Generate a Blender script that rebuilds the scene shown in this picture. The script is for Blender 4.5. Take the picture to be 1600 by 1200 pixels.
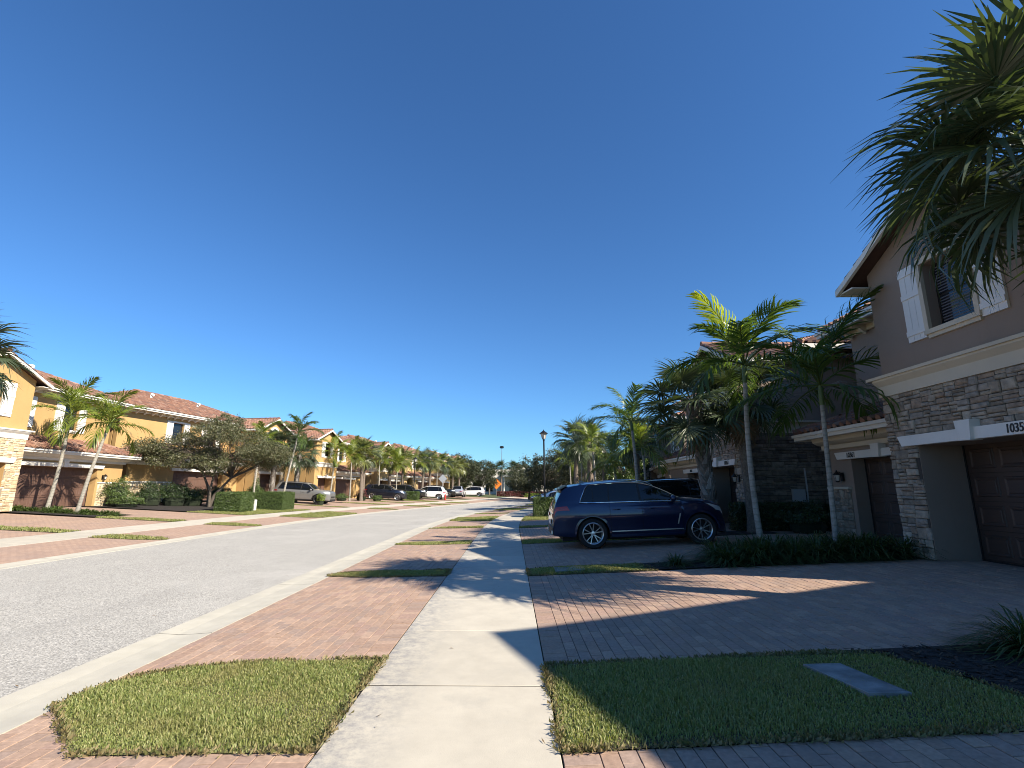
import bpy, math, random
import numpy as np
from mathutils import Matrix, Vector
random.seed(7); RNG = np.random.default_rng(7)
rad = math.radians
S = bpy.context.scene
for o in list(bpy.data.objects): bpy.data.objects.remove(o)

# ------------------------------------------------------------------ camera, sky, sun, exposure
FPX = 770.0; PITCH = math.atan2(164, FPX); ROLL = rad(0.25)
cam = bpy.data.cameras.new('camera'); cam.sensor_width = 36; cam.lens = FPX / 1600 * 36
cam.clip_start = 0.05; cam.clip_end = 6000
co = bpy.data.objects.new('camera', cam); S.collection.objects.link(co)
co.matrix_world = Matrix.Translation((0, 0, 1.6)) @ Matrix.Rotation(math.pi / 2 + PITCH, 4, 'X') @ Matrix.Rotation(ROLL, 4, 'Z')
S.camera = co
SUN = Vector((1, -0.63, 0.83)).normalized()
SEL = math.asin(SUN.z); SAZ = math.atan2(SUN.x, SUN.y)
W = bpy.data.worlds.new('World'); S.world = W; W.use_nodes = True
wn = W.node_tree.nodes; wl = W.node_tree.links
bg = wn['Background']; bg.inputs['Strength'].default_value = 0.09
sky = wn.new('ShaderNodeTexSky'); sky.sky_type = 'NISHITA'; sky.sun_disc = False
sky.sun_elevation = SEL; sky.sun_rotation = SAZ
sky.altitude = 0; sky.air_density = 1.0; sky.dust_density = 0.25; sky.ozone_density = 2.0
tint = wn.new('ShaderNodeMix'); tint.data_type = 'RGBA'; tint.blend_type = 'MULTIPLY'; tint.inputs[0].default_value = 1.0
tint.inputs[7].default_value = (.36, .64, .94, 1)   # deep clear-air blue, the same in every direction
wl.new(sky.outputs['Color'], tint.inputs[6]); wl.new(tint.outputs[2], bg.inputs['Color'])
sl = bpy.data.lights.new('sun', 'SUN'); sl.energy = 5.0; sl.angle = rad(0.53); sl.color = (1.0, 0.90, 0.76)
so = bpy.data.objects.new('sun', sl); S.collection.objects.link(so)
so.rotation_euler = SUN.to_track_quat('Z', 'Y').to_euler()
S.view_settings.view_transform = 'Standard'; S.view_settings.look = 'None'
S.view_settings.exposure = 1.02; S.view_settings.gamma = 1.0
S.render.filter_size = 1.0; S.cycles.filter_width = 1.0

# ------------------------------------------------------------------ materials
MATS = {}
def srgb(r, g, b):
    f = lambda c: (c / 255 / 12.92) if c <= 10 else ((c / 255 + 0.055) / 1.055) ** 2.4
    return (f(r), f(g), f(b))
class NT:
    def __init__(s, name):
        s.m = bpy.data.materials.new(name); s.m.use_nodes = True
        s.t = s.m.node_tree; s.b = s.t.nodes['Principled BSDF']; MATS[name] = s.m
    def n(s, typ, **k):
        x = s.t.nodes.new(typ)
        for a, v in k.items():
            if a.startswith('i_'):
                key = a[2:]; key = int(key) if key.isdigit() else key
                x.inputs[key].default_value = v
            else: setattr(x, a, v)
        return x
    def l(s, a, b): s.t.links.new(a, b)
    def set(s, **k):
        for a, v in k.items(): s.b.inputs[a.replace('_', ' ')].default_value = v
    def pos(s):
        return s.n('ShaderNodeNewGeometry').outputs['Position']
    def obj(s):
        return s.n('ShaderNodeTexCoord').outputs['Object']
    def noise(s, vec, scale, detail=4, rough=.55):
        x = s.n('ShaderNodeTexNoise'); x.inputs['Scale'].default_value = scale
        x.inputs['Detail'].default_value = detail; x.inputs['Roughness'].default_value = rough
        s.l(vec, x.inputs['Vector']); return x.outputs['Fac']
    def ramp(s, fac, stops, interp='LINEAR'):
        x = s.n('ShaderNodeValToRGB'); x.color_ramp.interpolation = interp
        e = x.color_ramp.elements
        while len(e) > 1: e.remove(e[-1])
        e[0].position = stops[0][0]; e[0].color = (*stops[0][1], 1)
        for p, c in stops[1:]:
            q = e.new(p); q.color = (*c, 1)
        s.l(fac, x.inputs['Fac']); return x.outputs['Color']
    def mix(s, a, b, fac, mode='MIX'):
        x = s.n('ShaderNodeMix', data_type='RGBA', blend_type=mode)
        for sock, v in ((x.inputs[6], a), (x.inputs[7], b), (x.inputs[0], fac)):
            if hasattr(v, 'is_output'): s.l(v, sock)
            elif isinstance(v, (int, float)): sock.default_value = v
            else: sock.default_value = (*v, 1)
        return x.outputs[2]
    def bump(s, h, strength=.3, dist=.01):
        x = s.n('ShaderNodeBump'); x.inputs['Strength'].default_value = strength; x.inputs['Distance'].default_value = dist
        s.l(h, x.inputs['Height']); s.l(x.outputs['Normal'], s.b.inputs['Normal'])
    def col(s, c):
        if hasattr(c, 'is_output'): s.l(c, s.b.inputs['Base Color'])
        else: s.b.inputs['Base Color'].default_value = (*c, 1)
    def rnd(s, island):
        if island: return s.n('ShaderNodeNewGeometry').outputs['Random Per Island']
        return s.n('ShaderNodeObjectInfo').outputs['Random']
def g3(v): return (v, v, v)
def m_noise(name, c1, c2, scale, rough=.85, bump=.2, bscale=60, bdist=.004, c3=None, big=.6):
    t = NT(name); p = t.pos()
    c = t.ramp(t.noise(p, scale), [(.3, c1), (.7, c2)])
    if c3: c = t.mix(c, c3, t.ramp(t.noise(p, big, 3), [(.45, g3(0)), (.75, g3(.55))]))
    t.col(c); t.set(Roughness=rough)
    if bump: t.bump(t.noise(p, bscale, 3), bump, bdist)
    return t.m
def m_plain(name, c, rough=.5, metal=0., bump=None, coat=0.):
    t = NT(name); t.col(c); t.set(Roughness=rough, Metallic=metal)
    if coat: t.set(Coat_Weight=coat); t.set(Coat_Roughness=.04)
    if bump: t.bump(t.noise(t.pos(), bump[0], 3), bump[1], bump[2])
    return t.m
def m_rand(name, pal, island, rough=.85, nscale=25, bump=.3, bscale=70, bdist=.004, dirt=None, grime=.35):
    t = NT(name); n = len(pal); p = t.pos()
    c = t.ramp(t.rnd(island), [(i / n, x) for i, x in enumerate(pal)], 'CONSTANT')
    v = t.ramp(t.noise(p, nscale), [(.25, g3(1 - grime)), (.75, g3(1.12))])
    c = t.mix(c, v, 1.0, 'MULTIPLY')
    if dirt: c = t.mix(c, dirt, t.ramp(t.noise(p, .9, 5), [(.5, g3(0)), (.8, g3(.5))]))
    t.col(c); t.set(Roughness=rough)
    if bump: t.bump(t.noise(p, bscale, 4), bump, bdist)
    return t.m

# concrete sidewalk with grey weathering
t = NT('concrete'); p = t.pos()
c = t.ramp(t.noise(p, 3.0, 6, .65), [(.3, (.44, .405, .33)), (.7, (.52, .48, .39))])
c = t.mix(c, (.36, .345, .305), t.ramp(t.noise(p, 1.6, 9, .75), [(.55, g3(0)), (.74, g3(.5))]))
sp = t.n('ShaderNodeTexVoronoi', i_Scale=55.0); t.l(p, sp.inputs['Vector'])
c = t.mix(c, (.27, .25, .22), t.ramp(sp.outputs['Distance'], [(.06, g3(.55)), (.16, g3(0))]))
sx = t.n('ShaderNodeSeparateXYZ'); t.l(p, sx.inputs[0])
edge = t.n('ShaderNodeMapRange', i_1=-.62, i_2=-1.2); t.l(sx.outputs[0], edge.inputs[0])
gt = t.n('ShaderNodeMath', operation='GREATER_THAN', i_1=-1.5); t.l(sx.outputs[0], gt.inputs[0]); eg = t.n('ShaderNodeMath', operation='MULTIPLY'); t.l(edge.outputs[0], eg.inputs[0]); t.l(gt.outputs[0], eg.inputs[1])
st = t.n('ShaderNodeMath', operation='MULTIPLY'); t.l(eg.outputs[0], st.inputs[0]); t.l(t.ramp(t.noise(p, 9, 8, .8), [(.42, g3(0)), (.6, g3(1))]), st.inputs[1])
c = t.mix(c, (.25, .245, .24), st.outputs[0])
c = t.mix(c, t.ramp(t.rnd(False), [(0, g3(.90)), (1, g3(1.04))]), 1.0, 'MULTIPLY')
t.col(c); t.set(Roughness=.9); t.bump(t.noise(p, 120, 4, .7), .35, .004)
m_noise('kerb_concrete', (.44, .415, .335), (.52, .49, .40), 4, .9, .3, 90, .004, (.37, .35, .30), 1.3)
# bleached asphalt
t = NT('asphalt'); p = t.pos()
v = t.n('ShaderNodeTexVoronoi', i_Scale=75.0); t.l(p, v.inputs['Vector'])
c = t.ramp(v.outputs['Color'], [(.12, (.17, .165, .15)), (.5, (.36, .345, .305)), (.9, (.60, .575, .51))])
c = t.mix(c, (.40, .385, .34), t.ramp(t.noise(p, .5, 6, .65), [(.35, g3(0)), (.7, g3(.4))]))
c = t.mix(c, (.30, .285, .25), t.ramp(t.noise(p, 2.3, 7, .7), [(.55, g3(0)), (.75, g3(.5))]))
mp = t.n('ShaderNodeMapping'); mp.inputs['Scale'].default_value = (.9, 2.3, 1); t.l(p, mp.inputs[0])
c = t.mix(c, (.17, .165, .16), t.ramp(t.noise(mp.outputs[0], 1.7, 2, .4), [(.76, g3(0)), (.80, g3(.5))]))
mp2 = t.n('ShaderNodeMapping'); mp2.inputs['Scale'].default_value = (1.1, .07, 1); t.l(p, mp2.inputs[0])
c = t.mix(c, (.27, .26, .235), t.ramp(t.noise(mp2.outputs[0], 1.0, 4, .6), [(.5, g3(0)), (.75, g3(.3))]))
c = t.mix(c, (.52, .50, .45), t.ramp(t.noise(p, .35, 5, .6), [(.5, g3(0)), (.8, g3(.6))]))
t.col(c); t.set(Roughness=.92); t.bump(v.outputs['Distance'], .45, .006)
PAL_P = [(.375, .252, .18), (.405, .277, .198), (.345, .242, .18), (.44, .305, .22), (.38, .256, .194), (.355, .256, .198)]
m_rand('paver', PAL_P, False, .88, 30, .4, 140, .003, (.21, .155, .13), .28)
m_rand('paver_joined', PAL_P, True, .88, 30, .4, 140, .003, (.22, .17, .15), .25)
t = NT('paver_far'); p = t.pos()
b = t.n('ShaderNodeTexBrick', i_Scale=1.0); b.inputs['Brick Width'].default_value = .22; b.inputs['Row Height'].default_value = .11
b.inputs['Mortar Size'].default_value = .006; b.inputs['Color1'].default_value = (*PAL_P[0], 1); b.inputs['Color2'].default_value = (*PAL_P[3], 1)
b.inputs['Mortar'].default_value = (.17, .12, .10, 1)
mp = t.n('ShaderNodeMapping'); mp.inputs['Rotation'].default_value = (0, 0, math.pi / 2); t.l(p, mp.inputs[0]); t.l(mp.outputs[0], b.inputs['Vector'])
t.col(t.mix(b.outputs['Color'], (.25, .19, .165), t.ramp(t.noise(p, .9, 5), [(.45, g3(0)), (.75, g3(.5))]))); t.set(Roughness=.9)
m_noise('joint_sand', (.05, .04, .034), (.09, .07, .058), 40, .95, .3)
m_noise('soil', (.05, .040, .025), (.10, .08, .045), 12, .95, .6, 60, .01)
m_noise('dry_thatch', (.16, .13, .06), (.09, .10, .035), 9, .95, .6, 60, .01)
m_noise('ground_green', (.05, .075, .02), (.09, .10, .035), 3, .95, .5, 30, .02)
m_noise('mulch', (.012, .010, .010), (.035, .027, .022), 35, .95, .9, 55, .02)
m_rand('mulch_chip', [(.03, .022, .018), (.05, .035, .025), (.02, .016, .014), (.09, .06, .035)], True, .9, 40, 0)
def m_leaf(name, pal, rough=.5, trans=.25, island=True, patch=None):
    t = NT(name); n = len(pal)
    c = t.ramp(t.rnd(island), [(i / max(1, n - 1), x) for i, x in enumerate(pal)])
    if patch: c = t.mix(c, patch[0], t.ramp(t.noise(t.pos(), patch[1], 3), [(.48, g3(0)), (.72, g3(patch[2]))]))
    t.col(c); t.set(Roughness=rough)
    if trans:
        tr = t.n('ShaderNodeBsdfTranslucent'); t.l(t.mix(c, (1.5, 1.6, .6), 1.0, 'MULTIPLY'), tr.inputs[0])
        mx = t.n('ShaderNodeMixShader'); mx.inputs[0].default_value = trans
        out = t.t.nodes['Material Output']
        t.l(t.b.outputs[0], mx.inputs[1]); t.l(tr.outputs[0], mx.inputs[2]); t.l(mx.outputs[0], out.inputs['Surface'])
    return t.m
m_leaf('grass', [(.15, .19, .05), (.24, .28, .085), (.34, .35, .13), (.18, .22, .065), (.44, .38, .18)], .5, .35, True, ((.30, .25, .11), 1.7, .55))
m_leaf('grass_edge', [(.26, .20, .10), (.20, .165, .07), (.12, .14, .045)], .6, .2)
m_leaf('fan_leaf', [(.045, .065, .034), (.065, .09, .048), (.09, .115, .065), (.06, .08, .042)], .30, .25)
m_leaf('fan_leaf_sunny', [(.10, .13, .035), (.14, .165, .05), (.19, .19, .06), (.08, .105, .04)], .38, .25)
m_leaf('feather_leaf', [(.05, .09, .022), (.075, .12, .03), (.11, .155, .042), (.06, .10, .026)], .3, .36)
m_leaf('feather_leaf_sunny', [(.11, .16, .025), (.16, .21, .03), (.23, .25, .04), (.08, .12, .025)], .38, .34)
m_leaf('lit_leaf', [(.30, .34, .04), (.40, .42, .06), (.22, .28, .035)], .4, .4)  # sunlight put into the leaf colour, for a single frond
m_leaf('dead_leaf', [(.16, .11, .06), (.22, .15, .085)], .8, .1)
m_leaf('oak_leaf', [(.07, .08, .036), (.10, .11, .05), (.14, .145, .07), (.15, .135, .08), (.06, .072, .03)], .45, .25)
m_leaf('far_oak_leaf', [(.030, .040, .018), (.05, .06, .028), (.075, .08, .038)], .5, .2)
m_leaf('hedge_leaf', [(.045, .075, .018), (.075, .115, .03), (.11, .155, .045), (.05, .085, .022)], .42, .22)
m_leaf('shrub_leaf', [(.02, .04, .013), (.035, .06, .018), (.05, .08, .025)], .4, .2)
m_leaf('liriope_leaf', [(.035, .06, .018), (.055, .09, .025), (.08, .115, .035)], .42, .2)
m_leaf('bright_shrub_leaf', [(.14, .20, .03), (.20, .25, .045), (.10, .15, .03)], .42, .3)
m_leaf('red_leaf', [(.12, .025, .03), (.18, .04, .045), (.07, .03, .025), (.10, .06, .03)], .45, .2)
m_noise('hedge_core', (.012, .018, .008), (.02, .03, .012), 8, .95, 0)
t = NT('palm_trunk_pale'); p = t.pos()
c = t.ramp(t.noise(p, 14), [(.3, (.25, .235, .20)), (.7, (.38, .36, .31))]); c = t.mix(c, (.15, .14, .115), t.ramp(t.noise(p, 3.0, 6, .7), [(.5, g3(0)), (.72, g3(.7))]))
wv = t.n('ShaderNodeTexWave', wave_type='BANDS', bands_direction='Z', i_Scale=2.2, i_Distortion=4.0); t.l(p, wv.inputs['Vector'])
c = t.mix(c, (.13, .12, .10), t.ramp(wv.outputs['Fac'], [(.04, g3(.4)), (.25, g3(0))])); t.col(c); t.set(Roughness=.92); t.bump(wv.outputs['Fac'], .25, .008)
m_noise('palm_trunk_brown', (.11, .085, .065), (.22, .18, .145), 16, .95, .7, 40, .02)
m_rand('palm_boot', [(.20, .175, .15), (.26, .235, .21), (.15, .125, .10), (.30, .28, .25)], True, .9, 30, .4, 60, .006)
m_noise('bark', (.07, .058, .045), (.14, .115, .09), 12, .95, .8, 25, .02)
m_plain('rachis', (.14, .16, .05), .5)
def m_stucco(name, c):
    t = NT(name); p = t.pos()
    k = t.mix(c, tuple(x * .84 for x in c), t.ramp(t.noise(p, 1.0, 6, .65), [(.35, g3(0)), (.75, g3(.8))]))
    mp = t.n('ShaderNodeMapping'); mp.inputs['Scale'].default_value = (3, 3, .25); t.l(p, mp.inputs[0])
    k = t.mix(k, tuple(x * .72 for x in c), t.ramp(t.noise(mp.outputs[0], 2.0, 5, .6), [(.58, g3(0)), (.8, g3(.45))]))
    t.col(k); t.set(Roughness=.92); t.bump(t.noise(p, 70, 4, .7), .35, .006)
m_stucco('stucco_gold', (.46, .295, .12)); m_stucco('stucco_taupe', (.285, .222, .175)); m_stucco('stucco_cream', (.48, .345, .17))
m_stucco('stucco_white', (.72, .68, .60))
m_stucco('trim_cream', (.60, .53, .41)); m_stucco('trim_white', (.74, .72, .66))
m_plain('white_paint', (.72, .71, .67), .55, 0, (20, .15, .002))
PAL_S = [(.34, .28, .21), (.42, .355, .27), (.28, .235, .18), (.48, .41, .32), (.36, .27, .195), (.34, .30, .25), (.41, .345, .275)]
PAL_SY = [(.60, .48, .31), (.66, .55, .37), (.52, .41, .265), (.68, .585, .42), (.56, .41, .25), (.60, .52, .38)]
m_rand('stone_taupe', PAL_S, False, .9, 9, .8, 28, .02, None, .5); m_rand('stone_taupe_joined', PAL_S, True, .9, 9, .8, 28, .02, None, .5)
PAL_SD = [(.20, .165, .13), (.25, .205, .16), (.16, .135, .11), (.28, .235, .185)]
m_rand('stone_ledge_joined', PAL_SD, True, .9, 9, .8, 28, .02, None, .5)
m_rand('stone_gold', PAL_SY, False, .9, 9, .8, 28, .02, None, .3); m_rand('stone_gold_joined', PAL_SY, True, .9, 9, .8, 28, .02, None, .3)
m_plain('stone_mortar', (.055, .048, .04), .95); m_plain('stone_mortar_pale', (.26, .21, .15), .95)
m_rand('roof_tile', [(.25, .125, .082), (.29, .155, .10), (.21, .105, .074), (.32, .195, .14), (.19, .11, .082), (.27, .14, .09)], True, .8, 6, .3, 50, .004, (.15, .10, .08), .35)
m_plain('roof_deck', (.10, .055, .04), .9)
def m_wood(name, c):
    t = NT(name); p = t.pos()
    mp = t.n('ShaderNodeMapping'); mp.inputs['Scale'].default_value = (2, 2, 40); t.l(p, mp.inputs[0])
    t.col(t.mix(c, tuple(x * .75 for x in c), t.ramp(t.noise(mp.outputs[0], 2.5, 5), [(.35, g3(0)), (.7, g3(.7))]))); t.set(Roughness=.5)
m_wood('door_brown', (.135, .078, .058)); m_wood('door_taupe', (.056, .038, .031))
m_plain('gasket', (.01, .01, .01), .8)
m_plain('window_glass', (.012, .015, .02), .05); MATS['window_glass'].node_tree.nodes['Principled BSDF'].inputs['Specular IOR Level'].default_value = .6
m_plain('blind', (.10, .10, .11), .6); m_plain('bronze_frame', (.035, .027, .022), .4, .3)
m_plain('black_iron', (.015, .015, .016), .45, .4); m_plain('lamp_glass', (.55, .53, .47), .25)
m_plain('numeral', (.015, .014, .013), .5)
m_plain('grey_box', (.34, .36, .38), .6); m_plain('steel', (.5, .5, .5), .35, .9)
def m_car(name, c, metal=.35, rough=.32):
    t = NT(name); t.col(c); t.set(Metallic=metal, Roughness=rough, Coat_Weight=1.0, Coat_Roughness=.03)
m_car('paint_blue', (.0035, .011, .05), .45, .28); m_car('paint_grey', (.19, .19, .185), .3, .4); m_car('paint_navy', (.010, .012, .022), .3, .3)
m_car('paint_white', (.78, .78, .77), 0, .35); m_car('paint_black', (.008, .008, .009), .2, .25); m_car('paint_silver', (.50, .51, .52), .6, .3)
m_plain('car_glass', (.006, .007, .008), .03); m_plain('chrome', (.78, .78, .78), .12, 1.0); m_plain('rubber', (.013, .013, .013), .85)
m_plain('alloy', (.62, .62, .63), .28, .95); m_plain('dark_alloy', (.02, .02, .021), .4, .5); m_plain('black_plastic', (.016, .016, .017), .6)
m_plain('tail_red', (.28, .008, .01), .15, 0, None, .8); m_plain('lamp_clear', (.62, .64, .66), .1, .3, None, .8); m_plain('plate', (.7, .7, .66), .5)
m_plain('orange_sign', (.85, .22, .02), .6); m_plain('sign_back', (.55, .56, .57), .4, .6); m_plain('hydrant_red', (.42, .03, .02), .5)
m_noise('box_lid', (.17, .17, .165), (.30, .30, .285), 6, .95, .6, 60, .006, (.06, .058, .055), 4)

# ------------------------------------------------------------------ mesh helpers
COL = S.collection
def link(o, parent=None):
    COL.objects.link(o)
    if parent is not None: o.parent = parent
    return o
def tag(o, label=None, cat=None, group=None, kind=None):
    if label: o['label'] = label
    if cat: o['category'] = cat
    if group: o['group'] = group
    if kind: o['kind'] = kind
    return o
def empty(name, loc=(0, 0, 0), rz=0.):
    o = bpy.data.objects.new(name, None); o.empty_display_size = .2; o.location = loc; o.rotation_euler = (0, 0, rz)
    return link(o)
def meshobj(name, me, mat, parent=None):
    if mat and not me.materials: me.materials.append(MATS[mat])
    return link(bpy.data.objects.new(name, me), parent)
class MB:
    def __init__(s, M=None): s.v = []; s.f = []; s.M = M
    def p(s, *pts):
        i = len(s.v); s.v += [s.M(*q) if s.M else tuple(q) for q in pts]; return i
    def poly(s, *pts):
        i = s.p(*pts); s.f.append(tuple(range(i, i + len(pts))))
    def box(s, a0, a1, b0, b1, c0, c1):
        i = s.p((a0, b0, c0), (a1, b0, c0), (a1, b1, c0), (a0, b1, c0), (a0, b0, c1), (a1, b0, c1), (a1, b1, c1), (a0, b1, c1))
        for q in ((3, 2, 1, 0), (4, 5, 6, 7), (0, 1, 5, 4), (1, 2, 6, 5), (2, 3, 7, 6), (3, 0, 4, 7)): s.f.append(tuple(i + k for k in q))
    def prism(s, prof, e0, e1, ax):
        """profile polygon extruded along axis ax; prof in the two other axes in order"""
        def mk(a, b, e): return {0: (e, a, b), 1: (a, e, b), 2: (a, b, e)}[ax]
        n = len(prof); i = s.p(*[mk(a, b, e0) for a, b in prof], *[mk(a, b, e1) for a, b in prof])
        s.f.append(tuple(i + k for k in range(n))); s.f.append(tuple(i + n + k for k in range(n))[::-1])
        for k in range(n): s.f.append((i + k, i + (k + 1) % n, i + n + (k + 1) % n, i + n + k))
    def tube(s, pts, rs, n=8, cap=True):
        pts = [Vector(q) for q in pts]; i0 = len(s.v)
        if not hasattr(rs, '__len__'): rs = [rs] * len(pts)
        up = Vector((0, 0, 1)); prev = None
        for k, q in enumerate(pts):
            d = (pts[min(k + 1, len(pts) - 1)] - pts[max(k - 1, 0)]).normalized()
            if prev is None:
                a = d.cross(up if abs(d.z) < .9 else Vector((1, 0, 0))).normalized()
            else: a = (prev - d * prev.dot(d)).normalized()
            prev = a; b = d.cross(a)
            s.p(*[tuple(q + (a * math.cos(2 * math.pi * j / n) + b * math.sin(2 * math.pi * j / n)) * rs[k]) for j in range(n)])
        for k in range(len(pts) - 1):
            for j in range(n):
                s.f.append((i0 + k * n + j, i0 + k * n + (j + 1) % n, i0 + (k + 1) * n + (j + 1) % n, i0 + (k + 1) * n + j))
        if cap:
            s.f.append(tuple(i0 + j for j in range(n))[::-1]); s.f.append(tuple(i0 + (len(pts) - 1) * n + j for j in range(n)))
    def lathe(s, prof, n=16, axis='z', c=(0, 0, 0)):
        i0 = len(s.v); m = len(prof)
        for r, h in prof:
            for j in range(n):
                a = 2 * math.pi * j / n; x, y = r * math.cos(a), r * math.sin(a)
                q = (x, y, h) if axis == 'z' else (x, h, y)
                s.p((q[0] + c[0], q[1] + c[1], q[2] + c[2]))
        for k in range(m - 1):
            for j in range(n):
                s.f.append((i0 + k * n + j, i0 + k * n + (j + 1) % n, i0 + (k + 1) * n + (j + 1) % n, i0 + (k + 1) * n + j))
    def grid(s, rows):
        i0 = len(s.v); n = len(rows[0])
        for r in rows: s.p(*r)
        for a in range(len(rows) - 1):
            for b in range(n - 1):
                s.f.append((i0 + a * n + b, i0 + a * n + b + 1, i0 + (a + 1) * n + b + 1, i0 + (a + 1) * n + b))
    def mesh(s, name, smooth=None):
        me = bpy.data.meshes.new(name); me.from_pydata(s.v, [], s.f)
        if smooth is not None:
            me.polygons.foreach_set('use_smooth', [True] * len(me.polygons)); me.set_sharp_from_angle(angle=rad(smooth))
        me.update(); return me
    def build(s, name, mat, parent=None, smooth=None, kind=None):
        o = meshobj(name, s.mesh(name, smooth), mat, parent)
        if kind: o['kind'] = kind
        return o
def npmesh(name, V, F):
    """V (n,3) float, F (m,k) int"""
    me = bpy.data.meshes.new(name); m, k = F.shape
    me.vertices.add(len(V)); me.vertices.foreach_set('co', np.ascontiguousarray(V, dtype=np.float32).ravel())
    me.loops.add(m * k); me.loops.foreach_set('vertex_index', np.ascontiguousarray(F, dtype=np.int32).ravel())
    me.polygons.add(m); me.polygons.foreach_set('loop_start', np.arange(0, m * k, k, dtype=np.int32))
    me.update(calc_edges=True); me.validate(); return me
def unit(a): return a / np.maximum(np.linalg.norm(a, axis=-1, keepdims=True), 1e-9)
def leaf_quads(C, size, rng, flat=0., aspect=.5, nrm=None):
    """rhombic leaves at centres C"""
    n = len(C); d = unit(rng.normal(size=(n, 3))); q = rng.normal(size=(n, 3))
    if nrm is not None:
        q = nrm + .7 * q; q = unit(q); d = unit(np.cross(q, d)); w = np.cross(q, d)
    else:
        q[:, 2] += flat; w = unit(np.cross(q, d))
    sz = size * rng.uniform(.6, 1.3, (n, 1))
    a = C - d * sz; b = C + w * sz * aspect; c = C + d * sz; e = C - w * sz * aspect
    V = np.stack([a, b, c, e], 1).reshape(-1, 3); F = np.arange(4 * n).reshape(-1, 4)
    return V, F

# ------------------------------------------------------------------ terrain: x across the street, y along it
def off(y):
    if y < 20: return 0.
    if y < 45: return .005 * (y - 20) ** 2
    if y < 110: return 3.125 + .22 * (y - 45)
    return 17.4 + .1 * (y - 110)
def head(y): return math.atan((off(y + .5) - off(y - .5)))
def tz(x):
    if x > .31: return min(.045 * (x - .31), .33)
    if x > -1.2: return 0.
    if x > -3.5: return -.06 * (-1.2 - x) / 2.3
    if x > -11.2: return -.06
    return min(-.06 + .045 * (-11.2 - x), .52)
BREAKS = [-24.09, -11.2, -3.5, -1.2, .31, 7.64]
def P(x, y, h=0.): return (x + off(y), y, tz(x) + h)
def sheet(name, x0, x1, y0, y1, h, mat, parent=None, dy=1.5, kind=None):
    xs = sorted({x0, x1, *[b for b in BREAKS if x0 < b < x1]}); n = max(1, int((y1 - y0) / dy)); mb = MB()
    mb.grid([[P(x, y0 + (y1 - y0) * j / n, h) for x in xs] for j in range(n + 1)])
    o = mb.build(name, mat, parent)
    if kind: o['kind'] = kind
    return o
def slab_sheet(name, x0, x1, y0, y1, h, th, mat, parent=None, dy=3.):
    """sheet with vertical skirts"""
    n = max(1, int((y1 - y0) / dy)); mb = MB()
    mb.grid([[P(x0, y, h - th), P(x0, y, h), P(x1, y, h), P(x1, y, h - th)] for y in [y0 + (y1 - y0) * j / n for j in range(n + 1)]])
    for y in (y0, y1): mb.poly(P(x0, y, h - th), P(x1, y, h - th), P(x1, y, h), P(x0, y, h))
    return mb.build(name, mat, parent)
def inpoly(x, y, poly):
    c = False; n = len(poly)
    for i in range(n):
        (x1, y1), (x2, y2) = poly[i], poly[(i + 1) % n]
        if (y1 > y) != (y2 > y) and x < (x2 - x1) * (y - y1) / (y2 - y1) + x1: c = not c
    return c
def inpoly_np(X, Y, poly):
    c = np.zeros(len(X), bool); n = len(poly)
    for i in range(n):
        (x1, y1), (x2, y2) = poly[i], poly[(i + 1) % n]
        if y1 == y2: continue
        c ^= ((y1 > Y) != (y2 > Y)) & (X < (x2 - x1) * (Y - y1) / (y2 - y1) + x1)
    return c
offv = np.vectorize(off); tzv = np.vectorize(tz)

# ground sheet out to the horizon
mb = MB(); xs = [-2500, -400, -80, -24.09, -11.2, -3.5, -1.2, .31, 7.64, 60, 300, 2500]
ys = [-300, -60, -10] + [0 + 4 * k for k in range(31)] + [160, 250, 500, 1200, 3500]
mb.grid([[P(x, y, -.09) for x in xs] for y in ys])
tag(mb.build('ground', 'ground_green'), kind='structure')

# road, gutters
tag(sheet('road', -10.62, -4.12, -12, 112, -.02, 'asphalt', dy=2), kind='structure')
def edge_strip(name, xa, xb):
    g = empty(name); tag(g, kind='structure'); dx = xb - xa; y = -9.0
    while y < 108:
        ln = 3.05; mb = MB(); ya, yb = y + .006, y + ln - .006
        prof = [(0, -.12), (0, 0), (.35, -.016), (.62, -.022), (.8, -.016), (1, -.012), (1, -.12)]
        rows = [[P(xa + dx * q, yy, h) for q, h in prof] for yy in (ya, (ya + yb) / 2, yb)]
        mb.grid(rows); mb.build('kerb_section', 'kerb_concrete', g); y += ln
    sheet('kerb_bed', min(xa, xb) + .02, max(xa, xb) - .02, -9, 108, -.045, 'joint_sand', g, 2)
edge_strip('kerb', -3.5, -4.13); edge_strip('kerb', -11.2, -10.61)

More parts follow.
